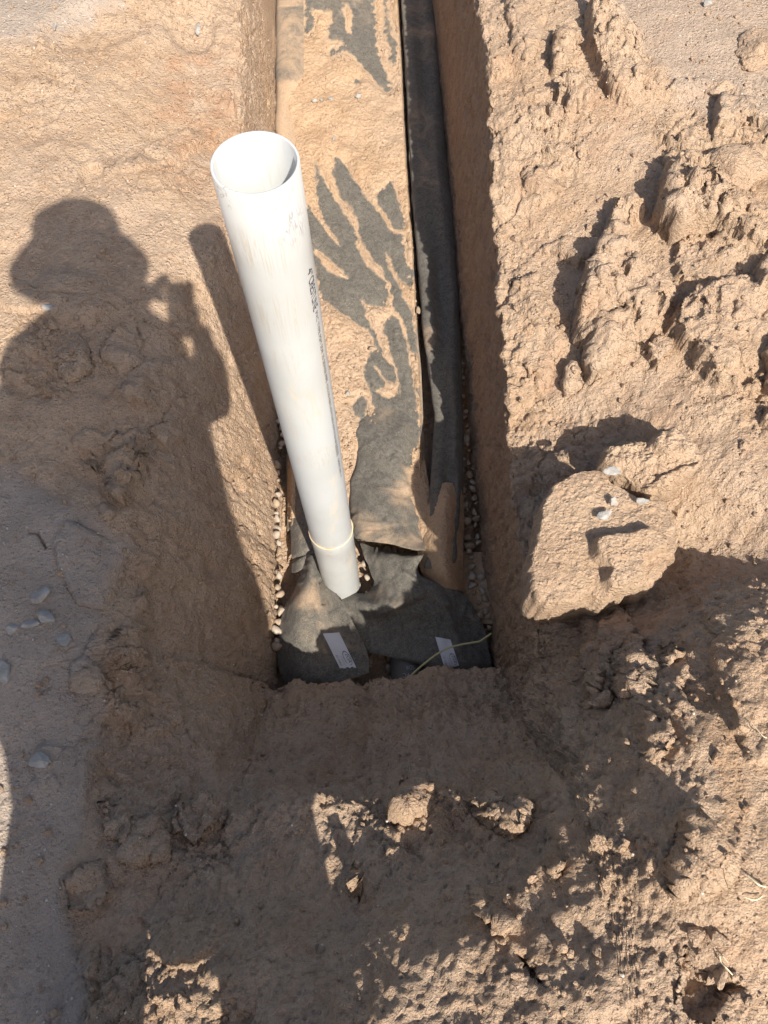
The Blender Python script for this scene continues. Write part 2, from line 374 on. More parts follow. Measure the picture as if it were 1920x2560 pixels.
    polylump(ZA([(100,1160),(200,950),(330,900),(420,1130),(490,1290),(420,1380),(400,1560),(180,1740),(110,1680)]), .035, 12, .2)
    polylump(ZA([(240,720),(420,790),(560,850),(760,760),(650,690),(500,690),(330,760)]), .028, 8, .3)
    polylump(ZA([(1150,1060),(1400,960),(1700,920),(1700,1500),(1560,1580),(1350,1540),(1250,1450),(1110,1270),(1060,1220)]), .085, 8, .8)
    polylump(ZA([(975,1090),(1030,1060),(1080,1120),(1050,1210),(1000,1180)]), .04, 9, .2)
    polylump(ZA([(1000,1270),(1080,1240),(1110,1300),(1060,1400),(1010,1440),(960,1390)]), .034, 9, .2)
    polylump(ZA([(480,1450),(530,1430),(560,1500),(590,1560),(500,1590),(470,1560)]), .052, 8, .4)
    polylump(ZA([(1560,900),(1700,830),(1700,1060),(1560,1060)]), .055, 8, .5)
    polylump(ZA([(1620,1380),(1720,1230),(1720,1620),(1630,1560)]), .06, 8, .5)
    polylump(ZA([(1050,210),(1140,180),(1260,200),(1150,260),(1060,270)]), .035, 8, .4)
    polylump(ZA([(1110,730),(1290,680),(1480,740),(1520,790),(1400,900),(1250,950),(1120,930)]), .032, 8, .5)
    polylump(ZA([(240,280),(420,330),(500,400),(400,460),(280,430)]), .018, 8, .5)
    polylump(ZB([(720,160),(790,160),(840,200),(850,270),(790,330),(730,350),(720,270)]), .07, 8, .4)
    polylump(ZB([(900,30),(1000,60),(1100,160),(1120,230),(1060,330),(1180,410),(1040,460),(980,430),(900,330),(885,240),(860,120)]), .085, 8, .55)
    polylump(ZB([(830,330),(880,370),(900,460),(870,500),(790,490),(780,440),(740,440),(760,390)]), .055, 8, .4)
    polylump(ZB([(700,460),(770,450),(780,510),(720,510)]), .032, 7, .3)
    polylump(ZB([(1070,250),(1250,260),(1360,420),(1200,420),(1060,400)]), .03, 8, .6)
    polylump(ZB([(520,-60),(720,-60),(700,100),(640,270),(560,250),(530,100)]), .03, 8, .5)
    polylump(ZB([(430,190),(500,180),(560,260),(500,360),(450,350),(430,260)]), .028, 8, .3)
    polylump(ZB([(1430,430),(1530,440),(1659,500),(1659,640),(1500,580),(1400,590),(1420,500)]), .045, 8, .5)
    polylump(ZB([(1190,420),(1340,430),(1440,380),(1400,340),(1260,350)]), .02, 8, .3)
    polylump(ZC([(860,470),(960,400),(1050,430),(1090,520),(980,640),(970,780),(1000,810),(860,880),(820,700),(840,560)]), .035, 12, .2)
    polylump(ZC([(1100,870),(1230,890),(1250,1000),(1200,1070),(1100,1050)]), .05, 12, .2)
    polylump(ZC([(970,640),(1060,540),(1110,560),(1150,740),(1090,800),(1000,810)]), .055, 12, .2)
    polylump(ZC([(1170,570),(1230,560),(1260,630),(1190,700)]), .06, 12, .2)
    polylump(ZC([(820,720),(890,680),(930,740),(850,830)]), .045, 10, .2)
    polylump(ZC([(1290,320),(1500,290),(1800,290),(1800,1100),(1570,1090),(1480,900),(1400,720),(1440,540),(1320,430)]), .035, 16, .3)
    polylump(ZD([(340,140),(450,110),(620,150),(600,280),(500,290),(390,220)]), .095, 14, .3)
    polylump(ZD([(30,190),(120,70),(215,60),(200,180),(100,220)]), .065, 12, .2)
    polylump(ZD([(380,520),(540,520),(540,700),(400,640)]), .065, 12, .2)
    polylump(ZD([(-150,400),(-100,400),(-100,540),(-150,520)]), .07, 12, .2)
    polylump(ZD([(700,400),(770,400),(770,480),(710,470)]), .065, 10, .2)
    polylump(ZD([(1290,200),(1400,230),(1480,430),(1300,520),(1240,560),(1230,460)]), .05, 14, .3)
    polylump(ZD([(1290,790),(1480,860),(1560,960),(1400,1100),(1320,1060)]), -.05, 14, .0)
    polylump(ZD([(560,800),(620,800),(720,980),(600,900)]), -.035, 12, .0)
    ZL = lambda L: [(x/2.212, 950+y/2.212) for x, y in L]
    for pl, h in [([(560,480),(620,410),(740,390),(830,440),(820,540),(760,660),(680,700),(600,640),(560,580)], .040), ([(480,470),(530,410),(570,440),(550,530),(500,530)], .022),
        ([(880,70),(860,160),(700,150),(600,60),(750,10),(860,20)], .032), ([(830,310),(850,380),(830,440),(600,390),(560,330),(640,300),(760,270)], .022), ([(990,250),(960,370),(930,400),(820,330),(850,240)], .024),
        ([(370,780),(560,880),(750,940),(700,1040),(660,1180),(600,1280),(430,1250),(330,1050),(300,900)], .016), ([(940,980),(1060,950),(1150,1020),(1100,1160),(1000,1200),(930,1130)], .032), ([(840,980),(920,1060),(880,1100),(820,1020)], .02),
        ([(1180,1210),(1260,1250),(1260,1360),(1180,1350)], .022), ([(400,1560),(480,1530),(570,1640),(560,1700),(400,1680)], .018), ([(560,680),(640,760),(600,800),(540,760)], .018), ([(1130,40),(1180,150),(1300,200),(1200,280),(1000,230),(950,140)], .025),
        ([(1000,1330),(1180,1420),(1160,1600),(1000,1560)], .026), ([(700,1350),(860,1380),(850,1560),(700,1600),(600,1480)], .024), ([(760,1100),(850,1180),(840,1290),(760,1260)], .02)]:
        polylump(ZL(pl), 1.6*h, 8, .6, (-1, -.2), .5)
    for pl, h in [([(250,2000),(310,1990),(340,2050),(330,2110),(270,2080)], .03), ([(330,2060),(400,2040),(440,2090),(420,2150),(340,2160),(310,2110)], .032), ([(440,1960),(530,1990),(560,2060),(500,2120),(430,2080)], .03),
        ([(150,2200),(250,2160),(290,2220),(260,2290),(170,2290)], .03), ([(300,820),(350,830),(355,920),(300,940),(250,890)], .024), ([(100,830),(200,850),(240,930),(180,960),(90,930)], .018)]:
        polylump(pl, 1.4*h, 8, .5, (-1, -.2), .5)
    for L in [ # left bank and small clods: cx cy a b angle height soft asym
        (1330,1000,60,50,0,.024,.3,.2),(1260,450,34,90,0,.02,.3,0),
        (390,965,70,50,15,.026,.2,-.3),(480,1060,60,55,20,.02,.25,0),(230,1000,150,50,-8,.012,.3,-.3),
        (60,745,75,35,8,.016,.15,0),(180,745,90,60,20,.02,.3,0),(70,905,60,60,30,.014,.2,0),(300,470,150,60,-30,.010,.3,0),
        (490,930,50,70,20,.02,.3,-.3),(560,1160,60,50,0,.02,.3,0),(430,1300,70,60,0,.022,.25,-.2),(280,1340,70,70,0,.018,.2,-.3),
        (415,1420,60,60,0,.018,.3,0),(480,1560,80,70,20,.02,.3,0),(380,1760,90,80,0,.02,.3,0),(530,1830,60,60,0,.02,.3,0),
        
        (470,2330,90,80,0,.05,.3,.2),(230,1110,40,30,0,.014,.2,0),
        (250,60,140,50,-10,-.02,.3,0),(480,60,60,60,0,-.02,.3,0),(560,330,60,50,0,-.015,.3,0),(420,380,90,30,-25,.018,.2,0),(230,430,30,22,0,-.02,.3,0),
        
        ]:
        lump(*L)
    ledge = polydist(px, py, [(1400,1040),(1330,1150),(1330,1460),(1430,1520),(1600,1510),(1700,1400),(1700,1180),(1560,1060)])
    # amplitude masks
    R = sstep(-.1, .2, X)
    end = sstep(.52, .40, Y)*sstep(-.42, -.30, X)*sstep(.55, .40, X)
    crust = np.maximum(polydist(px + 1.6*warp, py + warp, [(-900,1150),(40,1180),(170,1260),(330,1370),(290,1500),(225,1620),(262,1720),(240,1850),(235,2000),(200,2100),(150,2190),(190,2300),(230,2560),(250,2900),(-900,2900)]),
                       polydist(px + 2*warp, py + 1.5*warp, [(-900,-900),(430,-900),(300,10),(200,55),(90,85),(0,95),(-900,130)]))
    crustf = sstep(-30, 34, crust + 10*perlin(X*30, Y*30, 2.))
    far_ground = sstep(-10, 40, polydist(px+2*warp, py+2*warp, [(1560,-400),(1500,60),(1640,180),(1700,290),(1830,330),(2600,200),(2600,-400)]))
    gw = (1-floor)
    amp = (.62 + .38*R + .30*(1-R)*sstep(1.3, .7, Y))*(1-.75*crustf)*(1-.6*far_ground)
    rim = np.exp(-np.clip(X-RTp[:, None], 0, 9)/.07)*(X > RTp[:, None]-.01)*sstep(.5, .8, Y)
    scr = sstep(.0, .42, perlin(X*3.4+4, Y*3.4, .5) + .25*perlin(X*9, Y*9, 2.5) + .06*R)   # 0 scraped smooth, 1 crumbly
    scr = np.clip(np.maximum(scr, rim) + .8*sstep(-20, 40, np.maximum(polydist(px+2*warp, py+2*warp, [(180,430),(260,360),(380,330),(470,240),(560,200),(650,200),(650,500),(520,530),(360,500)]), polydist(px+2*warp, py+2*warp, [(340,60),(420,-40),(640,-60),(650,120),(560,160),(470,110)])))*(1-R), 0, 1)
    up = 1-wallm
    w1x = X + .03*perlin(X*11, Y*11, 8.1) + .008*perlin(X*40, Y*40, 1.1); w1y = Y + .03*perlin(X*11, Y*11, 5.4) + .008*perlin(X*40, Y*40, 3.1)
    f1_, q1_ = facets(w1x*10, w1y*10, 1, 1.3); blk = f1_ - .35*sstep(.05, 0, q1_)
    f2_, q2_ = facets(w1x*29, w1y*29, 2, 1.3); blk2 = f2_ - .3*sstep(.06, 0, q2_)
    f4_, q4_ = facets(w1x*78+.3*perlin(X*150, Y*150, 1.), w1y*78, 4, 1.2); blk4 = f4_
    g1, g2, gh = worley((X+.006*perlin(X*60, Y*60, 1.))*80, (Y+.006*perlin(X*60, Y*60, 7.))*80, 3); blk3 = sstep(.6, .1, g1)*gh
    P = np.stack([X, Y, Z + F*gw*up], -1)
    def normals(P):
        a = np.gradient(P, axis=1); b = np.gradient(P, axis=0); n_ = np.cross(a, b); return n_/(np.linalg.norm(n_, axis=-1, keepdims=True)+1e-12)
    N = normals(P); A, B, C_ = P[..., 0], P[..., 1], P[..., 2]
    fl = sstep(.35, .85, N[..., 2]); blk = blk*fl; blk2 = blk2*fl; blk3 = blk3*fl; blk4 = blk4*fl
    D = (.014+.008*(1-R))*fbm(A*4.5, B*4.5, C_*4.5, 3)*amp*up
    D += .013*blk*amp*scr*up*(.95+.15*R) + .0075*blk2*amp*(.05+.95*scr)*up + .0030*blk4*amp*(.12+.88*scr)*up
    D += (.0055*blk3*(.10+.90*scr) + .0024*fbm(A*60, B*60, C_*60, 4, .72)*(.45+.55*scr) + .0008*perlin(A*260, B*260, C_*260))*amp*up
    D += (.0050 + .007*(1-fl))*fbm(A*18, B*18, C_*18, 4, .6)*amp*up + .004*(1-fl)*fbm(A*60, B*60, C_*60, 3, .65)*amp*up
    D -= .008*sstep(.07, .0, np.abs(perlin(A*13+.25*perlin(A*50, B*50, 1.), B*13, C_*13)))*sstep(.0, .3, perlin(A*5, B*5, 7.))*amp*(.3+.7*scr)*up
    # scraped streaks left by the bucket
    sx = np.where(R > .5, A-B, A+B)*.7071; sy = np.where(R > .5, A+B, B-A)*.7071
    D += (1-.8*scr)*(.0026*fbm(sx*42, sy*6, 2.2, 4, .65) + .0022*np.clip(fbm(sx*30+5, sy*9, 7.2, 3, .6)-.25, 0, 1))*up*(1-crustf)*(1-far_ground)
    # end slope roughness: clods that just reach into the sunlight
    D += end*(.013*fbm(A*7, B*7, C_*7, 3, .5) + .0036*fbm(A*45, B*45, C_*45, 5, .75) + .0015*blk3 + .0015*blk4 + .002*blk2)
    D += end*sstep(.05, .2, Y)*(.007*fbm(A*34, B*5, C_*5, 3, .6) - .012*np.exp(-((X+.065+.01*perlin(Y*9, Y*0, 1.))/.012)**2) - .010*np.exp(-((X-.075+.01*perlin(Y*9, Y*0, 4.))/.012)**2) - .005*sstep(.2, .5, perlin(A*60, B*40, C_*40)))
    # walls
    D += wallm*(.006*fbm(A*14, B*14, C_*7, 3) + .0035*fbm(A*90, B*90, C_*45, 4, .72) - .006*sstep(.2, .5, perlin(A*48, B*48, C_*40)) - .010*sstep(.35, .6, perlin(A*17, B*17, C_*17)) + .004*np.clip(fbm(B*60, A*8, C_*7, 3), 0, 1))
    rag = sstep(.0, .25, prof)*sstep(.5, .2, prof)*sstep(.3, .6, Y)
    D += rag*(.010*blk2 + .004*fbm(A*45, B*45, C_*45, 3, .6))
    D += floor*.004*fbm(A*30, B*30, 0, 2)
    D += crustf*(.0012*fbm(A*40, B*40, 0, 3) + .006*fbm(A*6, B*6, 0, 2) + .005*sstep(.4,.6,crustf))*up
    D += far_ground*(.0012*fbm(A*70, B*70, 0, 3, .7))
    # cracks
    for pl in [[(60,750),(75,775),(72,800)],[(45,775),(55,800),(48,830)],[(340,800),(352,850)],[(130,745),(240,745),(330,790),(420,830),(480,870)],[(280,1110),(300,1090),(320,1082)],
               [(72,1331),(95,1335),(108,1360),(116,1370)],[(1548,755),(1600,880)],[(1230,740),(1280,790),(1330,830)]]:
        for a, b in zip(pl[:-1], pl[1:]):
            ax, ay = a; bx, by = b; t = np.clip(((px-ax)*(bx-ax)+(py-ay)*(by-ay))/((bx-ax)**2+(by-ay)**2), 0, 1)
            dd = np.hypot(px-ax-t*(bx-ax)+warp*.25, py-ay-t*(by-ay)+warp*.25)
            D -= .010*sstep(3.6, .8, dd)*up
    P = P + N*D[..., None]
    red = sstep(0, 60, polydist(px+3*warp, py+3*warp, [(380,160),(500,60),(620,60),(640,400),(560,520),(430,500),(300,430),(380,400)]))*.6
    red = red + .5*sstep(.15, .5, perlin(X*5, Y*5, 3.))*R*(1-wallm)*.5
    # haul the ledge block slightly down so that the loose slab rests on it
    return P, wallc, np.maximum(crustf, .5*far_ground), np.clip(red, 0, 1), (floor > .5), N, px, py
TP, tw, tc, tred, tfl, TN, tpx, tpy = build_terrain()
ny, nx = TP.shape[:2]
ground = mesh_np('ground', TP.reshape(-1, 3), gridq(ny, nx), M_SOIL, attrs={'wall': tw, 'crust': tc, 'red': tred})
tag(ground, kind='structure')
ground['label'] = 'dry tan desert soil with a narrow machine-cut trench and crumbly scraped banks'
from mathutils.bvhtree import BVHTree
def tsample(px, py):
    """ground point seen at a pixel: nearest projected vertex among the visible ones"""
    d = (tpx_f-px)**2 + (tpy_f-py)**2; k = np.argsort(d)[:12]; q = TPf[k]; 
    i = np.argmin(np.linalg.norm(q-np.array((0, 0, H)), axis=1)); return q[i].copy()
_vis = (tpx > -400) & (tpx < 2300) & (tpy > -300) & (tpy < 3000) & (np.abs(TP[..., 0]) < 3) & (np.abs(TP[..., 1]) < 4)
TPf = TP[_vis]; tpx_f, tpy_f = PX(TPf)

# ---------------------------------------------------------------- rocks and clods
def ico(sub):
    bm = bmesh.new(); bmesh.ops.create_icosphere(bm, subdivisions=sub, radius=1); bm.verts.ensure_lookup_table()
    V = np.array([v.co[:] for v in bm.verts]); T = np.array([[v.index for v in f.verts] for f in bm.faces]); bm.free(); return V, T
def rock_np(sub, r, seed, rough=.25, facet=.6, fine=.0, cuts=7):
    V, T = ico(sub); n = V.copy(); rg = np.random.default_rng(seed)
    rad = np.ones(len(V))
    for i in range(cuts):                                   # planar cuts give broken faces
        d = unit(rg.normal(size=3)); k = 1-facet*rg.uniform(.1, .55); dt = n@d
        rad = np.minimum(rad, np.where(dt > 1e-3, k/np.maximum(dt, 1e-3), 9))
    V = n*rad[:, None]
    V *= (1 + rough*.5*fbm(V[:, 0]*1.4+seed, V[:, 1]*1.4, V[:, 2]*1.4, 3))[:, None]
    if fine: V += n*(fine*fbm(V[:, 0]*6+seed, V[:, 1]*6, V[:, 2]*6, 4, .6))[:, None]
    return V*np.asarray(r), T
def rock(name, p, r, mat, seed, rot=0, tilt=(0, 0), label=None, cat=None, group=None, sub=3, rough=.25, facet=.6, fine=0., sink=.25, cuts=7):
    V, T = rock_np(sub, r, seed, rough, facet, fine, cuts)
    E_ = Matrix.Rotation(rot, 3, 'Z') @ Matrix.Rotation(tilt[0], 3, 'X') @ Matrix.Rotation(tilt[1], 3, 'Y')
    V = V @ np.array(E_).T
    o = mesh_np(name, V, T, mat, smooth=True)
    o.location = (p[0], p[1], p[2] - V[:, 2].min()*(1-sink)*1.0 - 0)
    return tag(o, label, cat, group)
def rpx(w, p): return w*np.linalg.norm(np.asarray(p)-np.array((0, 0, H)))/FPX*.96
# big soil clods
for (x, y, rw, rh, hz, sd, rot, sink, lab) in [
    (1838,420,80,62,.055,31,.1,.35,'large rounded pale soil clod on the upper right bank'),
    (1640,1505,45,20,.016,33,.1,.2,'small crumbly clod under the front lip of the flat slab'),
    (1900,110,50,42,.035,35,.4,.3,'brown clod cut by the right edge of the picture near the top'),
    (1885,150,32,22,.02,37,.4,.3,'reddish clod just below the clod at the top right edge'),
    (1800,215,30,20,.02,53,.2,.35,'small clod in front of the rounded pale clod near the right edge'),
    (1815,1120,17,13,.012,59,.0,.3,'little clod casting a pointed shadow right of the jagged clod'),
    (1870,1110,14,12,.012,61,.3,.3,'little clod at the right of the pair behind the flat slab'),
    (215,1690,42,34,.016,63,.2,.5,'broken grey crust clod on the shaded left ground')]:
    p = tsample(x, y + (rh*.25))
    if 'flat slab of' in lab: p = np.array(W(1490, 1335, -.16))
    if 'jagged' in lab: p = np.array(W(1640, 1165, -.13))
    if 'raised soil lump' in lab: p = np.array(W(1585, 1410, -.105))
    if 'front lip' in lab: p = np.array(W(1640, 1512, -.12))
    big = rw > 100
    V, T = rock_np(6 if big else 5, (rpx(rw, p), rpx(rh, p)*1.12, hz), sd, .35, .75, .045, 9)
    if 'flat slab of' in lab:      # a fairly flat, broken top
        V[:, 2] = np.where(V[:, 2] > .6*hz, .6*hz + (V[:, 2]-.6*hz)*.25, V[:, 2]); V[:, 2] += .006*fbm(V[:, 0]*18, V[:, 1]*18, 0, 3)
    V += .0016*fbm(V[:, 0]*90, V[:, 1]*90, V[:, 2]*90, 3, .6)[:, None]*unit((1, 1, 1))
    V = V @ np.array(Matrix.Rotation(rot, 3, 'Z')).T
    o = mesh_np('soil_clod', V, T, M_CLOD if 'grey' not in lab else M_CLOD); o.location = (p[0], p[1], p[2] + hz*(.5-sink)); tag(o, lab, 'clod', 'clods of dry soil lying on the banks')
def slab(outline, z0, thick, label, seed, rough=.004, tilt=(0, 0), dome=.012, nr=70, na=260, lumps=()):
    O = np.array([W(x, y, z0) for x, y in outline])[:, :2]; c = O.mean(0)
    O = catmull(np.vstack([O[-1:], O, O[:2]]), na+1)[:-1] if False else O
    seg = np.linalg.norm(np.roll(O, -1, 0)-O, axis=1); cum = np.r_[0, np.cumsum(seg)]; t = np.linspace(0, cum[-1], na, endpoint=False)
    Oc = np.vstack([O, O[:1]]); R_ = np.stack([np.interp(t, cum, Oc[:, k]) for k in (0, 1)], 1)
    for _ in range(2): R_ = .25*np.roll(R_, 1, 0) + .5*R_ + .25*np.roll(R_, -1, 0)
    d = R_-c; rr = np.linalg.norm(d, axis=1); R_ = c + d*(1 + .035*fbm(R_[:, 0]*30, R_[:, 1]*30, seed, 4, .6)/1)[:, None]; d = R_-c
    prof = [(q, 0) for q in np.linspace(0, .93, nr)] + [(.965, -.06), (.985, -.16), (.995, -.32), (.985, -.5), (.96, -.68), (.92, -.85), (.86, -1.0)]
    V = np.zeros((len(prof), na, 3))
    for i, (q, dz) in enumerate(prof):
        V[i, :, :2] = c + d*q; x, y = V[i, :, 0], V[i, :, 1]
        V[i, :, 2] = z0 + dz*thick + dome*(1-q*q) + tilt[0]*(x-c[0]) + tilt[1]*(y-c[1])
    X, Y = V[..., 0], V[..., 1]; px_, py_ = PX(V)
    for (pl, h, w) in lumps:
        wv = 5*perlin(X*30, Y*30, 1.3) + 3*perlin(X*70, Y*70, 4.3); V[..., 2] += h*sstep(-1, w, polydist(px_+wv, py_+wv, pl))
    A_, B_, C2 = X, Y, V[..., 2]
    g1, g2, gh = worley(X*85, Y*85, seed); n3 = fbm(A_*20, B_*20, C2*20+seed, 4, .6); n4 = fbm(A_*70, B_*70, C2*70, 3, .6)
    up_ = (np.arange(len(prof)) < nr)[:, None]*1.0
    V[..., 2] += (rough*n3 + rough*.45*n4 + .0035*sstep(.55, .1, g1)*gh*sstep(-.1, .4, perlin(X*9, Y*9, 2.))) * (up_*.8+.2)
    side = (1-up_)*.006*(n3 + .6*n4); V[..., 0] += side*d[None, :, 0]/rr[None]; V[..., 1] += side*d[None, :, 1]/rr[None]
    Q = []; m = len(prof)
    for i in range(m-1):
        a = np.arange(na); b = (a+1) % na; Q.append(np.stack([i*na+a, i*na+b, (i+1)*na+b, (i+1)*na+a], 1))
    o = mesh_np('soil_slab' if 'slab' in label else 'soil_clod', V.reshape(-1, 3), np.concatenate(Q)[:, ::-1], M_CLOD); return tag(o, label, 'clod')
ZE = lambda L: [(1280+x/2.592, 1000+y/2.592) for x, y in L]
slab(ZE([(430,425),(500,415),(575,430),(640,500),(740,560),(850,640),(1000,640),(1035,720),(1080,830),(1075,990),(990,1110),(950,1180),(880,1235),(780,1240),(690,1290),(600,1320),(500,1300),(380,1310),(210,1340),(115,1260),(105,1080),(125,950),(165,800),(180,650),(270,520),(360,450)]), .022, .20,
     'wide flat slab of tan soil perched on the right bank with stone chips on it', 3, .0045, (.06, -.05), .01,
     lumps=[(ZE([(540,890),(620,880),(880,830),(1010,900),(1000,1000),(850,1060),(840,1180),(700,1260),(600,1250),(560,1180),(590,1110),(500,1040),(495,950)]), .036, 15)])
slab(ZE([(580,365),(620,285),(700,262),(790,265),(870,290),(950,190),(1040,190),(1120,240),(1210,300),(1245,400),(1150,500),(1000,600),(870,610),(780,530),(700,470),(630,430)]), -.005, .16,
     'jagged soil clod leaning behind the flat slab on the right bank', 9, .009, (.12, .05), .02, 60, 200,
     lumps=[(ZE([(870,300),(950,200),(1040,190),(1200,300),(1180,380),(1000,400)]), .022, 10), (ZE([(860,560),(1000,470),(1230,390),(1180,500),(1000,600)]), .016, 9), (ZE([(620,300),(840,270),(840,330),(640,350)]), .012, 8)])
# grey limestone pieces
for (x, y, rw, rh, sd, lab) in [
    (93,1481,30,26,1,'grey angular stone, upper one of the touching pair on the left ground'),(113,1531,32,27,2,'grey wedge stone, lower one of the touching pair on the left ground'),
    (72,1553,24,17,3,'dusty grey stone half hidden left of the wedge stone'),(25,1562,17,19,4,'small dusty grey stone farthest left in the stone group'),
    (163,1587,30,18,5,'flat blue-grey stone lying right and below the stone pair'),(8,1670,20,26,6,'grey stone cut by the left edge of the picture'),
    (85,1897,33,24,7,'lone grey stone low on the shaded left ground'),(117,763,17,12,8,'dusty grey pebble beside the cracked soil near the hat shadow'),
    (1530,1173,24,13,9,'pale flat stone chip at the top edge of the flat slab'),(1534,1247,20,17,10,'grey stone chip in the middle of the three chips on the slab'),
    (1601,1248,23,13,11,'pale stone chip next to the dark gap on the slab'),(1514,1284,30,18,12,'largest pale stone chip, lowest of the chips on the slab'),
    (135,55,7,19,13,'thin upright grey chip with a dark shadow at the top left'),(492,68,8,20,14,'thin grey chip standing on the left bank near the top'),
    (1768,3,16,12,15,'grey pebble at the top edge of the picture on the right ground'),
    (786,251,9,8,16,'left pebble of the pale trio on the trench dirt'),(803,250,7,7,17,'middle pebble of the pale trio on the trench dirt'),(828,246,9,7,18,'right pebble of the pale trio on the trench dirt'),
    (896,240,10,9,19,'grey pebble on the trench dirt right of the pale trio'),(833,348,6,12,20,'slender pale chip on the trench dirt above the white pipe rim'),
    (870,982,9,9,21,'round pale pebble in the trench dirt beside the small fabric scrap'),(1044,775,7,13,22,'upright chip at the rim of the dark slot between the fabric rolls'),
    (932,870,10,11,23,'brown pebble caught between two strips of bare fabric')]:
    intr = 690 < x < 1190
    p = W(x, y+rh*.3, -.605) if intr else (tsample(x, y+rh*.3) if x < 1300 or y < 1000 else W(x, y+3, .042))
    V, T = rock_np(3, (rpx(rw, p), rpx(rh, p)*1.1, rpx(min(rw, rh), p)*.7), 100+sd, .12, 1.25, .015, 14)
    V = V @ np.array(Matrix.Rotation(sd*1.3 if rw/rh < 1.3 and rh/rw < 1.3 else random.uniform(-.25, .25), 3, 'Z')).T
    o = mesh_np('grey_stone' if sd < 16 else 'pebble', V, T, M_GREY if sd not in (23, 22) else M_BUFF, smooth=False); o.location = (p[0], p[1], p[2] + .25*rpx(rh, p)*.7)
    tag(o, lab, 'stone')

_cl = []
for k in range(6):
    V, T = rock_np(3, (1, .85, .7), 700+k, .3, 1.0, .05, 10); o = mesh_np('soil_clod', V, T, M_CLOD, smooth=False); _cl.append(o.data); bpy.data.objects.remove(o)
_rg = np.random.default_rng(77); _n = 0
while _n < 170:
    x, y = _rg.uniform(1250, 1915), _rg.uniform(20, 2540)
    if y > 1050 and _rg.random() < .35: continue
    if perlin(np.array([x/110.]), np.array([y/110.]), 3.)[0] < .02: continue
    p = tsample(x, y); r = .0045*(4.2**(_rg.random()**2.2)); o = bpy.data.objects.new('soil_clod', _cl[_rg.integers(6)]); link(o)
    o.location = (p[0], p[1], p[2]+r*.35); o.scale = (r, r*_rg.uniform(.7, 1.1), r*_rg.uniform(.7, 1)); o.rotation_euler = tuple(_rg.uniform(0, 6.28, 3)); _n += 1
    tag(o, 'small crumbly clod broken off the blocks of the right bank', 'clod', 'small clods scattered over the right bank')
# loose crumbs and grit over the soil (stuff)
def crumbs(name, n, sizes, chooser, mat, label, seed):
    rg = np.random.default_rng(seed); base = [rock_np(1, 1, s, .5, .6, 0, 5) for s in range(6)]
    idx = chooser(rg, n); pts, nrm = idx
    n = len(pts); Vs = []; Ts = []; off = 0
    r = sizes[0]*(sizes[1]/sizes[0])**(rg.random(n)**2.6)
    for k in range(6):
        s = np.arange(k, n, 6); V, T = base[k]; T0 = T
        if len(V) > 42: pass
        a = rg.random(len(s))*6.28; ca, sa = np.cos(a), np.sin(a)
        sc = r[s][:, None]*rg.uniform(.65, 1.2, (len(s), 3))
        L = V[None]*sc[:, None]; X = L[..., 0]*ca[:, None]-L[..., 1]*sa[:, None]; Y = L[..., 0]*sa[:, None]+L[..., 1]*ca[:, None]
        Q = np.stack([X, Y, L[..., 2]], -1) + pts[s][:, None] + nrm[s][:, None]*(r[s]*.35)[:, None, None]
        Vs.append(Q.reshape(-1, 3)); Ts.append((T0[None] + (np.arange(len(s))*len(V))[:, None, None] + off).reshape(-1, 3)); off += len(s)*len(V)
    o = mesh_np(name, np.concatenate(Vs), np.concatenate(Ts), mat, smooth=False); return tag(o, label, 'soil crumbs', kind='stuff')
_ar = np.linalg.norm(np.cross(np.gradient(TP, axis=1), np.gradient(TP, axis=0)), axis=-1)[_vis]
Nf = TN[_vis]; twf = tw[_vis]; tflf = tfl[_vis]; tcf = tc[_vis]
_cn = perlin(TPf[:, 0]*6, TPf[:, 1]*6, 4.4)
def ch_soil(rg, n):
    w = ((TPf[:, 1] > -.4) & (TPf[:, 1] < 3.1) & ~tflf & (twf < .5)).astype(float)
    w *= np.exp(2.2*_cn)*np.clip(Nf[:, 2], .1, 1)*(1-.5*tcf)
    w *= _ar; w /= w.sum(); k = rg.choice(len(TPf), n, replace=False, p=w); return TPf[k], Nf[k]
M_CRUMB = soil_mat('crumb_soil', base=(.44, .30, .195), light=(.50, .37, .26), dark=(.36, .24, .155))
crumbs('soil_crumbs', 11000, (.0011, .0085), ch_soil, M_CRUMB, 'loose crumbs of tan soil scattered over both banks', 3)
def ch_grit(rg, n):
    w = ((TPf[:, 1] > -.4) & (TPf[:, 1] < 3.0) & ~tflf & (twf < .5)).astype(float)*(.15 + tcf)*_ar
    w /= w.sum(); k = rg.choice(len(TPf), n, replace=False, p=w); return TPf[k], Nf[k]
crumbs('pale_grit', 3000, (.0010, .0032), ch_grit, plain('pale_grit', (.55, .50, .44), .8), 'pale gravelly grit pressed into the grey crusted ground', 4)

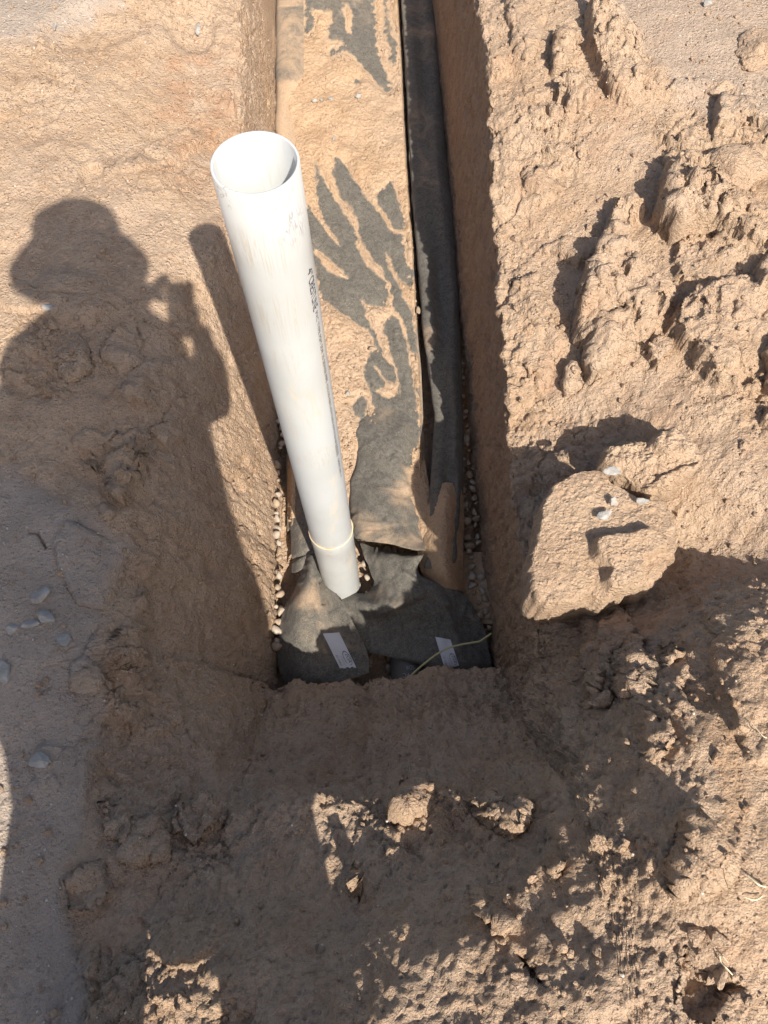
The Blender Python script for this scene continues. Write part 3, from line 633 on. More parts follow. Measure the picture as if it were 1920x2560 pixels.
# ---------------------------------------------------------------- gravel beds beside and under the fabric
GV = [rock_np(2, (1, .78, .6), 300+i, .35, .9, .0, 9) for i in range(8)]
GM = []
for V, T in GV:
    o = mesh_np('gravel_stone', V, T, M_BUFF); GM.append(o.data); bpy.data.objects.remove(o)
M_PALE = stone_mat('pale_gravel', (.33, .27, .21), (.42, .36, .29))
GM2 = []
for me in GM: m2 = me.copy(); m2.materials.clear(); m2.materials.append(M_PALE); GM2.append(m2)
def gravel(x0, x1, y0, y1, z, r, step, label, group, rg, cond=None):
    y = y0
    while y < y1:
        x = x0 + rg.uniform(0, .3)*step
        while x < x1:
            px_, py_ = x + rg.normal()*step*.12, y + rg.normal()*step*.15
            x += step
            if rg.random() < .15: continue
            o = bpy.data.objects.new('gravel_stone', (GM if rg.random() < .6 else GM2)[rg.integers(8)]); link(o)
            o.location = (px_, py_, z + rg.normal()*.006); s = r*rg.uniform(.45, 1.2); o.scale = (s, s*rg.uniform(.8, 1.1), s)
            o.rotation_euler = (rg.uniform(-.6, .6), rg.uniform(-.6, .6), rg.uniform(0, 6.28)); tag(o, label, 'gravel', group)
        y += step*.92
rg = np.random.default_rng(21)
gravel(.268, .308, .60, 1.75, -.672, .0185, .029, 'rounded gravel stone in the narrow gap along the right trench wall', 'gravel along the right trench wall', rg)
gravel(-.322, -.296, .56, 1.35, -.65, .0185, .030, 'buff gravel stone in the sunlit gap along the left trench wall', 'gravel along the left trench wall', rg)
gravel(-.12, .05, .70, .90, -.70, .019, .031, 'gravel stone in the pocket at the foot of the white pipe', 'gravel around the foot of the white pipe', rg)
gravel(-.09, .02, .47, .64, -.71, .018, .032, 'dark shaded gravel stone in the hole at the trench end', 'gravel in the hole at the trench end', rg)

# ---------------------------------------------------------------- fabric sheets
def catmull(P, n):
    P = np.asarray(P, float); m = len(P); t = np.linspace(0, m-1, n); i = np.clip(t.astype(int), 0, m-2); f = (t-i)[:, None]
    sh = P.shape[1:]; P2 = P.reshape(m, -1)
    g = lambda k: P2[np.clip(k, 0, m-1)]
    a, b, c, d = g(i-1), g(i), g(i+1), g(i+2)
    r = .5*(2*b + (c-a)*f + (2*a-5*b+4*c-d)*f*f + (3*b-a-3*c+d)*f**3)
    return r.reshape((n,)+sh)
SHEETS = {}
def sheet(name, rows, n=(90, 60), mat=M_FAB, wr=.004, dust=None, label=None, cat='fabric', group=None, seed=0, creases=(), thick=.0018, ragged=0):
    k = max(len(r) for r in rows); G = []
    for r in rows:
        w = np.array([W(*p) for p in r]); G.append(catmull(w, 24) if len(w) > 1 else w)
    G = np.array(G); G = catmull(G, n[0]); G = np.swapaxes(catmull(np.swapaxes(G, 0, 1), n[1]), 0, 1)
    a = np.gradient(G, axis=1); b = np.gradient(G, axis=0); N = np.cross(a, b); N /= np.linalg.norm(N, axis=-1, keepdims=True)+1e-9
    N *= np.sign(N[..., 2:3]+1e-9)
    X, Y, Z = G[..., 0], G[..., 1], G[..., 2]
    d = wr*fbm(X*9+seed, Y*7, Z*0+seed, 3, .5) + wr*.35*np.abs(perlin(X*40+seed, Y*26, seed))
    qa = X*math.cos(seed)+Y*math.sin(seed); qb = -X*math.sin(seed)+Y*math.cos(seed)
    d = d + wr*.9*np.clip(.5-np.abs(perlin(qa*22+.8*perlin(X*9, Y*9, seed), qb*5, seed+.5))*2.2, 0, 1)*sstep(-.1, .3, perlin(X*6, Y*6, seed+4.))
    px, py = PX(G); dark = np.zeros(X.shape)
    for cr in creases:
        pts, h, wd = cr
        for p, q in zip(pts[:-1], pts[1:]):
            ax, ay = p; bx, by = q; t = np.clip(((px-ax)*(bx-ax)+(py-ay)*(by-ay))/((bx-ax)**2+(by-ay)**2), 0, 1)
            dd = np.hypot(px-ax-t*(bx-ax), py-ay-t*(by-ay)); d = d + h*np.exp(-(dd/wd)**2)
    G = G + N*d[..., None]
    if ragged:
        e = np.linspace(0, 1, n[1]); 
    du = np.zeros(X.shape) if dust is None else dust(px, py, G)
    Q = gridq(n[0], n[1]); V = G.reshape(-1, 3); base = len(V)
    V2 = (G - N*thick).reshape(-1, 3)
    Vt = np.vstack([V, V2]); ring = np.r_[np.arange(n[1]), np.arange(1, n[0])*n[1]+n[1]-1, (n[0]-1)*n[1]+np.arange(n[1]-2, -1, -1), np.arange(n[0]-2, 0, -1)*n[1]]
    nxr = np.roll(ring, -1); side = np.stack([ring, ring+base, nxr+base, nxr], 1)
    Qa = np.vstack([Q, Q[:, ::-1]+base, side])
    o = mesh_np(name, Vt, Qa, mat, attrs={'dust': np.r_[du.ravel(), du.ravel()]})
    SHEETS[label] = (G, px, py, N); return tag(o, label, cat, group)
# z of the cover fabric along / across the trench
def zf(x, y):
    z = -.622 + .012*perlin(x*5, y*3, 1.1) + .005*perlin(x*13, y*9, 2.1) + .02*sstep(1.3, .95, y)*-1
    return z
# cover sheet
ysg = np.linspace(.95, 4.2, 420); 
def slot_l(y):  # left side of the dark slot between the two rolls
    return .075 + .03*sstep(.9, 2.2, y) + .006*perlin(y*4, y*0, 3.)
def cover_sheet():
    u = np.linspace(0, 1, 150); Y = np.repeat(ysg[:, None], 150, 1)
    L = np.array([W(690, 600, -.62)[0]])[0]*0 -.297 - .012*sstep(1.5, 3, Y[:, 0]); 
    R = slr(ysg)
    X = L[:, None]*(1-u) + R[:, None]*u
    Z = zf(X, Y)
    ed = np.minimum(u, 1-u)
    Z = Z - .05*sstep(.06, 0, u)[None] - .045*sstep(.965, 1, u)[None]
    Z = Z + .0035*fbm(X*12, Y*9, 4., 3)
    Z = Z + .010*np.exp(-((X-(-.02+.25*(Y-1.3)))/.03)**2)*sstep(2.0, 1.6, Y)*0
    return X, Y, Z
# slot edges from the photograph
_sl = np.array([W(x, y, -.62)[:2] for x, y in [(990,-250),(1000,0),(1012,200),(1020,380),(1031,530),(1040,640),(1046,760),(1054,900),(1060,1040),(1060,1150),(1066,1280),(1080,1400)]])[::-1]
_sr = np.array([W(x, y, -.60)[:2] for x, y in [(995,-250),(1003,0),(1015,200),(1024,380),(1034,530),(1048,640),(1060,760),(1073,900),(1086,1030),(1080,1120),(1074,1280),(1090,1400)]])[::-1]
def slr(y): return np.interp(y, _sl[:, 1], _sl[:, 0])
def srl(y): return np.interp(y, _sr[:, 1], _sr[:, 0])
CX, CY, CZ = cover_sheet()
Z1 = lambda L: [(740+x/3.77, 380+y/3.77) for x, y in L]
Z2 = lambda L: [(820+x/4.366, 760+y/4.366) for x, y in L]
Z4 = lambda L: [(680+x/3.77, y/3.77) for x, y in L]
BARE = [Z1([(170,50),(240,170),(340,380),(440,540),(540,680),(575,740),(600,900),(680,1060),(760,1120),(860,1240),(865,1380),(820,1480),(740,1450),(670,1460),(640,1420),(700,1600),(740,1700),(640,1680),(480,1550),(330,1450),(230,1390),(60,700),(90,430),(190,600),(290,760),(400,870),(380,820),(270,680),(200,470),(180,350),(170,150)]),
 Z1([(360,20),(450,90),(560,270),(680,430),(800,590),(900,740),(1030,770),(1035,850),(1030,960),(1080,1100),(1145,1090),(1145,1190),(1100,1200),(1085,1290),(950,1190),(900,1040),(860,980),(880,1100),(960,1230),(1040,1400),(1110,1550),(1120,1700),(1020,1700),(1000,1590),(920,1490),(900,1400),(880,1250),(790,1100),(720,1030),(650,930),(590,800),(590,700),(520,560),(420,450),(350,300),(330,200),(350,100)]),
 Z1([(900,240),(940,350),(980,470),(1030,650),(1015,740),(930,740),(850,600),(770,500),(745,400),(840,310)]),
 Z2([(60,0),(330,0),(380,30),(440,180),(500,260),(560,400),(640,600),(730,690),(740,850),(640,870),(630,910),(550,960),(600,990),(720,1000),(750,870),(755,720),(660,560),(655,400),(580,290),(640,160),(700,120),(800,170),(870,400),(900,560),(950,900),(1000,1250),(1000,1500),(960,1550),(760,1330),(700,1250),(580,1250),(470,1100),(450,980),(400,880),(370,650),(430,640),(420,520),(540,510),(520,440),(430,300),(320,220),(180,110)]),
 Z2([(210,1080),(420,980),(440,1150),(420,1280),(350,1290),(280,1200)]),
 Z2([(720,0),(870,0),(940,150),(990,450),(1010,540),(900,560),(860,380),(800,150),(720,80)]),
 Z2([(940,900),(1000,920),(1040,1080),(960,1000)]),
 Z4([(290,-400),(980,-400),(990,300),(1040,560),(1140,780),(1110,900),(1000,820),(900,680),(820,600),(700,500),(560,560),(520,480),(660,410),(500,400),(540,150),(400,110),(410,200),(400,300),(340,350),(300,330)]),
 Z4([(1030,-400),(1110,-200),(1110,0),(1130,180),(1200,400),(1190,540),(1170,700),(1080,560),(1120,470),(1040,400),(1030,200)]),
 Z4([(770,740),(830,740),(830,790),(760,810)])]
FILL = [Z1([(185,925),(290,1000),(480,1190),(420,1170),(290,1090),(200,970)]), Z2([(520,690),(560,740),(650,860),(620,840),(560,760)]), Z4([(700,60),(740,100),(735,300),(710,300)])]
def dirt_amount(X, Y, Z):
    px, py = PX(np.stack([X, Y, Z], -1))
    nz = 6*fbm(X*34, Y*30, 0, 5, .78)
    b = np.full(X.shape, -1e9)
    for p in BARE: b = np.maximum(b, polydist(px+nz, py+nz*.8, p))
    for p in FILL: b = np.minimum(b, -polydist(px+nz*.4, py+nz*.4, p))
    return -b, px, py
dA, cpx, cpy = dirt_amount(CX, CY, CZ)
CZ = CZ + sstep(0, 34, -dA)*(.011 + .006*perlin(CX*16 + CY*5, CY*4, 8.))
dustA = np.clip(.50 - (-dA)/(16.0 + 14*perlin(CX*9, CY*9, 2.)) + .25*fbm(CX*40, CY*30, 5., 3), -.10, .62)*(dA < 0) + .42*(dA >= 0)
dustA = dustA + .22*sstep(260, 60, cpy)
def thick_sheet(name, X, Y, Z, mat, dust, label, thick=.002, cat='fabric'):
    n0, n1 = X.shape; G = np.stack([X, Y, Z], -1); Q = gridq(n0, n1); V = G.reshape(-1, 3); B = V - np.array((0, 0, thick)); base = len(V)
    ring = np.r_[np.arange(n1), np.arange(1, n0)*n1+n1-1, (n0-1)*n1+np.arange(n1-2, -1, -1), np.arange(n0-2, 0, -1)*n1]
    nxr = np.roll(ring, -1); side = np.stack([ring, ring+base, nxr+base, nxr], 1)
    return tag(mesh_np(name, np.vstack([V, B]), np.vstack([Q, Q[:, ::-1]+base, side]), mat, attrs={'dust': np.r_[dust.ravel(), dust.ravel()]}), label, cat)
fc = thick_sheet('filter_fabric', CX, CY, CZ, M_FAB, dustA, 'grey filter fabric lining the trench, partly buried in tan dirt with finger-shaped bare patches')
# loose dirt over it: rises above the fabric where the photo shows dirt and dips under it where it is bare
def dirt_layer():
    n0, n1 = 620, 230; yy = np.linspace(.965, 3.6, n0); u = np.linspace(.012, .985, n1); Y = np.repeat(yy[:, None], n1, 1)
    L = -.297 - .012*sstep(1.5, 3, yy); R = slr(yy); X = L[:, None]*(1-u) + R[:, None]*u
    Zb = zf(X, Y) - .05*sstep(.06, 0, u)[None] - .045*sstep(.965, 1, u)[None] + .0035*fbm(X*12, Y*9, 4., 3)
    a, px, py = dirt_amount(X, Y, Zb)
    g1, g2, gh = worley(X*85, Y*85, 9)
    low = sstep(-3, 12, a)
    t = np.where(a > 0, np.minimum(.0004*a, .010), .0012*a)
    t = np.clip(t, -.006, .02) + low*(.006*fbm(X*10, Y*10, 1., 3)+.003) + low*(.0022*fbm(X*70, Y*70, 2., 3, .6) + .0028*sstep(.5, .1, g1)*(gh**2)) 
    t = np.where(a < -5, np.minimum(t, -.0015), t)
    Z = Zb + t
    o = mesh_np('loose_dirt', np.stack([X, Y, Z], -1).reshape(-1, 3), gridq(n0, n1), M_LOOSE)
    return X, Y, Z, a, px, py
DX, DY, DZ, DAm, dpx, dpy = dirt_layer()
tag(bpy.data.objects['loose_dirt'], 'loose tan dirt spilled over the grey fabric along the trench floor', 'dirt', kind='stuff')
def ch_dirt(rg, n):
    w = ((DAm > 2)*np.exp(2*perlin(DX*7, DY*7, 6.))*(.3+sstep(500, 800, dpy))).ravel(); w /= w.sum(); k = rg.choice(w.size, n, replace=False, p=w)
    P = np.stack([DX, DY, DZ], -1).reshape(-1, 3)[k]; return P, np.tile((0, 0, 1.), (n, 1))
crumbs('dirt_crumbs', 3800, (.0012, .0075), ch_dirt, M_CRUMB, 'small crumbs and pebbles of tan dirt lying on the trench fabric', 8)

def dist_dust(base=.0, blobs=()):
    def f(px, py, G):
        d = np.full(px.shape, base)
        for (x, y, r, a) in blobs: d = d + a*np.exp(-(((px-x)**2+(py-y)**2)/r**2))
        return d
    return f
# right hand roll
def roll_rows():
    rows = []
    for (xl, xr, y) in [(985,1075,-300),(1003,1090,0),(1015,1103,200),(1024,1118,380),(1034,1136,530),(1048,1145,700),(1060,1150,840),(1075,1155,950),(1086,1158,1035),(1082,1158,1120),(1076,1157,1230),(1072,1150,1330),(1060,1140,1420)]:
        w = xr-xl
        q = .010*math.sin(y*.011) + .006*math.sin(y*.031)
        rows.append([(xl, y, -.635), (xl+.03*w, y, -.600+q*.5), (xl+.25*w, y, -.588+q), (xl+.5*w, y, -.598-q*.5), (xl+.72*w, y, -.586-q), (xl+.9*w, y, -.600), (xr, y, -.655)])
    return rows
sheet('filter_fabric', roll_rows(), (200, 70), M_FAB, .0045, dist_dust(-.1, [(1060,300,70,.3),(1075,120,60,.3),(1050,440,60,.25),(1060,850,60,.4),(1050,0,80,.3)]), 'long rolled edge of dark fabric in the shade along the right trench wall', seed=3)
# dirt heap on the lower end of the right roll
def heap(name, rows, n, label, seed, amp=.004):
    G = np.array([catmull(np.array([W(*p) for p in r]), 24) for r in rows]); G = catmull(G, n[0]); G = np.swapaxes(catmull(np.swapaxes(G, 0, 1), n[1]), 0, 1)
    X, Y = G[..., 0], G[..., 1]; g1, g2, gh = worley(X*80, Y*80, seed)
    G[..., 2] += amp*fbm(X*25, Y*25, seed, 3) + .003*sstep(.5, .1, g1)*gh**2
    return tag(mesh_np(name, G.reshape(-1, 3), gridq(*n), M_LOOSE), label, 'dirt', kind='stuff')
heap('loose_dirt', [[(1092,1215,-.598),(1118,1205,-.585),(1150,1215,-.62)],[(1078,1245,-.60),(1118,1240,-.560),(1158,1245,-.63)],[(1060,1290,-.62),(1110,1290,-.558),(1160,1290,-.64)],[(1045,1360,-.63),(1105,1360,-.558),(1158,1370,-.64)],[(1050,1420,-.64),(1110,1430,-.565),(1158,1440,-.65)],[(1070,1460,-.66),(1120,1470,-.61),(1165,1480,-.68)]], (120, 80), 'mound of tan dirt on the lower end of the shaded fabric roll', 5)
heap('loose_dirt', [[(1000,1150,-.63),(1030,1150,-.615),(1062,1150,-.64)],[(1010,1250,-.63),(1045,1250,-.61),(1080,1250,-.625)],[(1030,1330,-.63),(1070,1330,-.60),(1110,1330,-.62)],[(1050,1400,-.64),(1085,1400,-.61),(1120,1400,-.63)]], (90, 60), 'sunlit strip of crumbly dirt beside the central fabric fold', 6)
heap('loose_dirt', [[(1150,1380,-.70),(1180,1380,-.69),(1215,1380,-.68)],[(1150,1470,-.70),(1190,1470,-.68),(1222,1470,-.67)],[(1150,1560,-.72),(1200,1560,-.69),(1235,1560,-.68)]], (60, 40), 'fallen dirt at the foot of the right trench wall', 7)
# central fold of fabric that sweeps round the pipe
sheet('filter_fabric', [
 [(902,1000,-.66),(950,995,-.655),(1000,1000,-.655),(1047,1015,-.66)],
 [(899,1030,-.645),(950,1022,-.618),(1000,1025,-.614),(1050,1040,-.64)],
 [(893,1075,-.640),(900,1072,-.606),(960,1070,-.594),(1020,1070,-.596),(1052,1080,-.635)],
 [(892,1140,-.645),(900,1138,-.600),(955,1135,-.580),(1005,1140,-.590),(1046,1150,-.635)],
 [(873,1210,-.650),(882,1210,-.598),(935,1212,-.572),(985,1215,-.575),(1032,1230,-.630)],
 [(874,1270,-.650),(884,1272,-.596),(935,1275,-.568),(1000,1275,-.570),(1042,1290,-.625)],
 [(885,1330,-.645),(897,1332,-.590),(950,1335,-.562),(1010,1338,-.562),(1052,1345,-.610)],
 [(900,1349,-.625),(925,1353,-.585),(985,1362,-.555),(1030,1374,-.553),(1060,1380,-.580)]],
 (150, 90), M_FAB, .0075, dist_dust(.0, [(1010,1230,40,.35),(1030,1180,30,.3),(960,1350,60,.25),(1040,1360,25,.3),(900,1310,50,.15),(935,1010,40,.2)]),
 'broad grey fabric fold to the right of the white pipe, raised over a dark crease', seed=11,
 creases=[([(985,1150),(1015,1220),(1040,1300),(1058,1370)], .007, 9), ([(900,1230),(960,1290),(1000,1330)], -.004, 8)])
sheet('filter_fabric', [
 [(900,1360,-.66),(950,1372,-.645),(1000,1380,-.635),(1030,1384,-.62),(1057,1386,-.588)],
 [(913,1396,-.640),(955,1391,-.606),(1000,1388,-.590),(1030,1389,-.582),(1058,1392,-.590)],
 [(924,1420,-.655),(965,1420,-.600),(1000,1425,-.578),(1030,1428,-.575),(1048,1432,-.60)],
 [(938,1455,-.665),(975,1455,-.600),(1020,1455,-.572),(1065,1455,-.59),(1110,1462,-.62)],
 [(915,1478,-.665),(970,1490,-.596),(1030,1495,-.572),(1090,1480,-.60),(1145,1478,-.64)],
 [(848,1487,-.675),(930,1515,-.592),(1010,1530,-.588),(1090,1520,-.615),(1175,1510,-.655)],
 [(858,1520,-.665),(940,1548,-.610),(1020,1560,-.615),(1110,1560,-.63),(1205,1560,-.665)],
 [(880,1570,-.655),(950,1585,-.630),(1030,1600,-.62),(1130,1610,-.625),(1220,1610,-.660)],
 [(905,1615,-.650),(960,1628,-.625),(1040,1645,-.60),(1140,1655,-.605),(1230,1655,-.650)],
 [(920,1628,-.650),(975,1642,-.620),(1045,1660,-.608),(1140,1684,-.615),(1226,1694,-.66)]],
 (170, 110), M_FAB, .010, dist_dust(-.12, [(980,1490,60,.2),(1160,1560,40,.25),(930,1480,40,.2)]),
 'dark shaded fabric flap with a white sticker hanging at the right of the trench end', seed=19,
 creases=[([(1080,1470),(1110,1510),(1125,1560),(1150,1620)], .012, 12), ([(880,1545),(960,1560),(1060,1500)], -.012, 14), ([(1010,1430),(1045,1455)], .005, 6)])
# left flap with sticker
sheet('filter_fabric', [
 [(770,1385,-.60),(778,1388,-.575),(786,1392,-.575),(794,1396,-.60)],
 [(757,1425,-.62),(776,1425,-.56),(792,1428,-.57),(806,1430,-.60)],
 [(733,1470,-.63),(765,1468,-.56),(800,1468,-.57),(830,1470,-.61)],
 [(712,1512,-.64),(750,1508,-.56),(805,1508,-.565),(857,1512,-.61)],
 [(700,1548,-.65),(745,1545,-.565),(810,1545,-.565),(880,1550,-.605)],
 [(694,1590,-.66),(745,1590,-.575),(820,1590,-.57),(900,1590,-.60)],
 [(694,1650,-.67),(745,1645,-.60),(830,1640,-.585),(917,1625,-.60)],
 [(704,1690,-.67),(760,1690,-.61),(840,1675,-.595),(923,1650,-.60)],
 [(718,1716,-.675),(765,1708,-.62),(850,1704,-.60),(923,1682,-.605)]],
 (130, 90), M_FAB, .006, dist_dust(.02, [(760,1500,40,.3),(800,1540,60,.1),(840,1600,80,.12)]),
 'left fabric flap with a white sticker draped over the end of the trench bundle', seed=23,
 creases=[([(796,1400),(803,1450),(808,1508)], -.010, 5), ([(742,1445),(722,1500)], -.006, 5)])
sheet('filter_fabric', [
 [(722,1090,-.66),(745,1092,-.615),(790,1095,-.61)],[(723,1180,-.665),(745,1180,-.615),(800,1180,-.61)],[(724,1280,-.665),(748,1280,-.612),(800,1280,-.61)],
 [(730,1390,-.66),(752,1388,-.605),(790,1375,-.60)],[(733,1432,-.665),(750,1428,-.62),(772,1405,-.61)]],
 (90, 40), M_FAB, .004, dist_dust(.1), 'narrow strip of grey fabric between the left gravel and the white pipe', seed=29, creases=[([(730,1402),(780,1375)], -.008, 4)])
sheet('filter_fabric', [
 [(690,-300,-.66),(700,-300,-.598),(730,-300,-.588),(758,-300,-.600)],[(688,0,-.66),(697,0,-.598),(730,0,-.588),(759,0,-.600)],[(687,120,-.66),(696,120,-.598),(728,120,-.588),(759,120,-.600)],
 [(686,185,-.66),(694,185,-.600),(727,185,-.588),(758,190,-.602)],[(688,225,-.665),(696,225,-.604),(720,222,-.592),(741,228,-.608)],
 [(686,260,-.67),(693,260,-.604),(712,258,-.592),(726,262,-.612)],[(684,310,-.67),(691,310,-.604),(712,310,-.592),(732,306,-.612)],[(690,380,-.67),(698,380,-.604),(722,380,-.594),(742,380,-.614)],[(700,600,-.67),(710,600,-.606),(735,600,-.598),(750,600,-.62)],
 [(705,850,-.67),(715,850,-.61),(738,850,-.602),(760,850,-.62)],[(712,1080,-.67),(722,1080,-.615),(745,1080,-.61),(780,1080,-.62)]],
 (170, 40), M_FAB, .0025, lambda px, py, G: .30 + .75*sstep(190, 240, py + 10*perlin(px*.05, py*.05, 1.))*sstep(1000, 700, py) - .2*sstep(700, 1000, py) , 'folded fabric hem running along the left trench wall, grey at the top and dusty below', seed=31)

# stickers
def drape(name, quad, sheet_label, mat, parent, nu=14, nv=24, up=.0035, shape=None):
    G, px, py, N = SHEETS[sheet_label]; q = np.array(quad, float)
    u = np.linspace(0, 1, nu); v = np.linspace(0, 1, nv); U, V = np.meshgrid(u, v)
    PXY = (q[0]*(1-U[..., None]) + q[1]*U[..., None])*(1-V[..., None]) + (q[3]*(1-U[..., None]) + q[2]*U[..., None])*V[..., None]
    if shape is not None: PXY = shape(PXY, U, V)
    Gf = G.reshape(-1, 3); fx, fy = px.ravel(), py.ravel(); out = np.zeros(PXY.shape[:2]+(3,))
    for i in range(nv):
        for j in range(nu):
            d = (fx-PXY[i, j, 0])**2 + (fy-PXY[i, j, 1])**2; k = np.argpartition(d, 6)[:6]; w = 1/(d[k]+.5); z = (Gf[k, 2]*w).sum()/w.sum()
            out[i, j] = W(PXY[i, j, 0], PXY[i, j, 1], z+up)
    V_ = out.reshape(-1, 3); Q = gridq(nv, nu)
    return mesh_np(name, V_, Q, mat, parent), out
def text_mesh(s, size=1.0):
    cu = bpy.data.curves.new('t', 'FONT'); cu.body = s; cu.size = size; ob = bpy.data.objects.new('t', cu); COL.objects.link(ob)
    dg = bpy.context.evaluated_depsgraph_get(); me = bpy.data.meshes.new_from_object(ob.evaluated_get(dg)); bpy.data.objects.remove(ob)
    V = np.array([v.co[:] for v in me.vertices]); F = [list(p.vertices) for p in me.polygons]; bpy.data.meshes.remove(me); return V, F
def poly_obj(name, V, F, mat, parent=None):
    me = bpy.data.meshes.new(name); me.from_pydata([tuple(map(float, v)) for v in V], [], F); me.materials.append(mat); return link(bpy.data.objects.new(name, me), parent)
def quadmap(out, UV, up=.0012):
    """place (u,v) in 0..1 on a draped patch"""
    nv, nu = out.shape[:2]; u = np.clip(UV[:, 0], 0, .9999)*(nu-1); v = np.clip(UV[:, 1], 0, .9999)*(nv-1); i = v.astype(int); j = u.astype(int); a = (u-j)[:, None]; b = (v-i)[:, None]
    P = (out[i, j]*(1-a)+out[i, j+1]*a)*(1-b) + (out[i+1, j]*(1-a)+out[i+1, j+1]*a)*b; P = P.copy(); P[:, 2] += up; return P
def sticker(quad, lab, torn):
    fab = [o for o in COL.objects if o.get('label') == lab][0]
    rgs = np.random.default_rng(int(quad[0][0]))
    tn = rgs.normal(size=40)*torn
    sh = lambda P, U, V: P + np.stack([np.zeros(U.shape), (V > .97)*tn[(U*39).astype(int)]], -1)
    st, out = drape('sticker', quad, lab, M_LABEL, fab, 20, 30, .003, sh)
    # lettering reads from the far end: upside down in the picture, running along the strip
    def put(s, u0, v0, hgt, length, mat=M_PRINT, name='lettering'):
        V, F = text_mesh(s); V = V - V.min(0); V[:, :2] /= V[:, :2].max(0)
        UV = np.stack([u0 - V[:, 1]*hgt*-1, v0 - V[:, 0]*length], 1)      # reading up the strip, letter tops to the right side
        poly_obj(name, quadmap(out, UV), F, mat, st)
    put('ADS', .70, .88, .20, .26)
    put('SEPTIC', .50, .88, .08, .2, M_PALEINK); put('PRODUCTS', .36, .93, .08, .26, M_PALEINK); put('GEO 12', .12, .93, .12, .30)
    # oval swoosh round the logo
    t = np.linspace(-.3, 5.6, 40); c = np.array((.74, .74)); V = []; 
    for k, tt in enumerate(t):
        w = .012 + .022*math.sin(k/39*math.pi)
        for r in (1-w*2, 1+w*2): V.append((c[0] + .20*r*math.sin(tt), c[1] + .20*r*math.cos(tt)))
    F = [[2*k, 2*k+1, 2*k+3, 2*k+2] for k in range(39)]
    poly_obj('logo_swoosh', quadmap(out, np.array(V), .0015), F, M_PRINT, st)
sticker([(807,1584),(848,1581),(890,1667),(850,1671)], 'left fabric flap with a white sticker draped over the end of the trench bundle', 1.6)
sticker([(1088,1592),(1126,1599),(1148,1664),(1112,1672)], 'dark shaded fabric flap with a white sticker hanging at the right of the trench end', .8)

# ---------------------------------------------------------------- white pipe
PR = .0535
c_top = np.array(((637-960)/FPX, (405-1280)/FPX, 1)); wt = np.array((RT@c_top, FW@c_top, -DN@c_top))
TOPZ = H - .651
pt = wt*(-.651/wt[2]); PXY = (pt[0], pt[1])
PBOT = W(873, 1455, -.60)
pipe = empty('white_pipe', (PXY[0], PXY[1], -.69)); tag(pipe, 'tall scuffed white plastic pipe standing upright in the trench with an open top', 'pipe')
AX = np.array((0, 0, 1.0))
def lathe(name, prof, mat, parent, n=96, cap=False):
    V = []; 
    for r, z in prof:
        a = np.linspace(0, 2*np.pi, n, endpoint=False); V.append(np.stack([r*np.cos(a), r*np.sin(a), np.full(n, z)], 1))
    V = np.concatenate(V); Q = []
    for i in range(len(prof)-1):
        a = np.arange(n); b = (a+1) % n; Q.append(np.stack([i*n+a, i*n+b, (i+1)*n+b, (i+1)*n+a], 1))
    return mesh_np(name, V, np.concatenate(Q), mat, parent)
z0 = -.69
def pz(py): # height on the pipe axis seen at image row py
    zz = np.linspace(-.7, TOPZ, 400); _, y = PX(np.stack([np.full(400, PXY[0]), np.full(400, PXY[1]), zz], 1)); return float(np.interp(-py, -y[::-1][::-1], zz)) if y[0] < y[-1] else float(np.interp(py, y[::-1], zz[::-1]))
ZR = pz(1322)   # solvent ring
ti = TOPZ - z0
prof = [(PR-.0035, 0.0)] + [(PR-.0035, ti*k/12) for k in range(1, 12)] + [(PR-.0035, ti-.0008), (PR-.0028, ti), (PR-.0008, ti), (PR, ti-.0008)] + [(PR, ti*k/12) for k in range(11, -1, -1)]
lathe('pipe_wall', prof, M_PVC, pipe)
zr = ZR - z0
lathe('coupling', [(PR+.0004, zr+.001), (PR+.0016, zr), (PR+.0021, zr-.002), (PR+.0021, zr-.055), (PR+.0014, zr-.060), (PR+.0012, zr-.16), (PR+.0014, max(zr-.3, .0))], M_PVC, pipe)
# dried cement bead, a little uneven
bm = bmesh.new(); n = 90; ring = []
for i in range(n):
    a = 2*math.pi*i/n; rr = .0016 + .0005*math.sin(3*a+1) + .0004*math.sin(11*a); zz = zr + .0012*math.sin(2*a+.5) + .0007*math.sin(7*a)
    ring.append([bm.verts.new(((PR+.0022+rr*math.cos(b))*math.cos(a), (PR+.0022+rr*math.cos(b))*math.sin(a), zz+rr*math.sin(b))) for b in [k*math.pi/4 for k in range(8)]])
for i in range(n):
    for k in range(8): bm.faces.new((ring[i][k], ring[(i+1) % n][k], ring[(i+1) % n][(k+1) % 8], ring[i][(k+1) % 8]))
from_bm('cement_bead', bm, M_GLUE, pipe)
face = math.atan2(-PXY[1], -PXY[0])                       # direction from the pipe to the camera
def pipe_text(s, ztop, length, w, ang, mat=M_INK, name='lettering'):
    V, F = text_mesh(s); V = V - V.min(0); V[:, :2] /= V[:, :2].max(0)
    a = ang + (V[:, 1]-.5)*w/PR; z = ztop - V[:, 0]*length; r = PR + .0006
    P = np.stack([r*np.cos(a), r*np.sin(a), z - z0], 1)
    poly_obj(name, P, F, mat, pipe)
TA = face + math.radians(55)
pipe_text('4"', pz(642), pz(642)-pz(662), .013, TA)
pipe_text('CRESTLINE', pz(665), pz(665)-pz(745), .015, TA)
pipe_text('PVC TYPE PSM SDR 35 SEWER PIPE', pz(752), pz(752)-pz(930), .0075, TA, M_PRINT)
pipe_text('4.215 OD MEETS ASTM D3034 ASTM F1336 NSF', pz(935), pz(935)-pz(1085), .0065, TA, M_PRINT)
pipe_text('IIIIIII', pz(1088), pz(1088)-pz(1115), .010, TA, M_PRINT)
pipe_text('GASKET END 14', pz(1125), pz(1125)-pz(1170), .006, TA, M_PRINT)

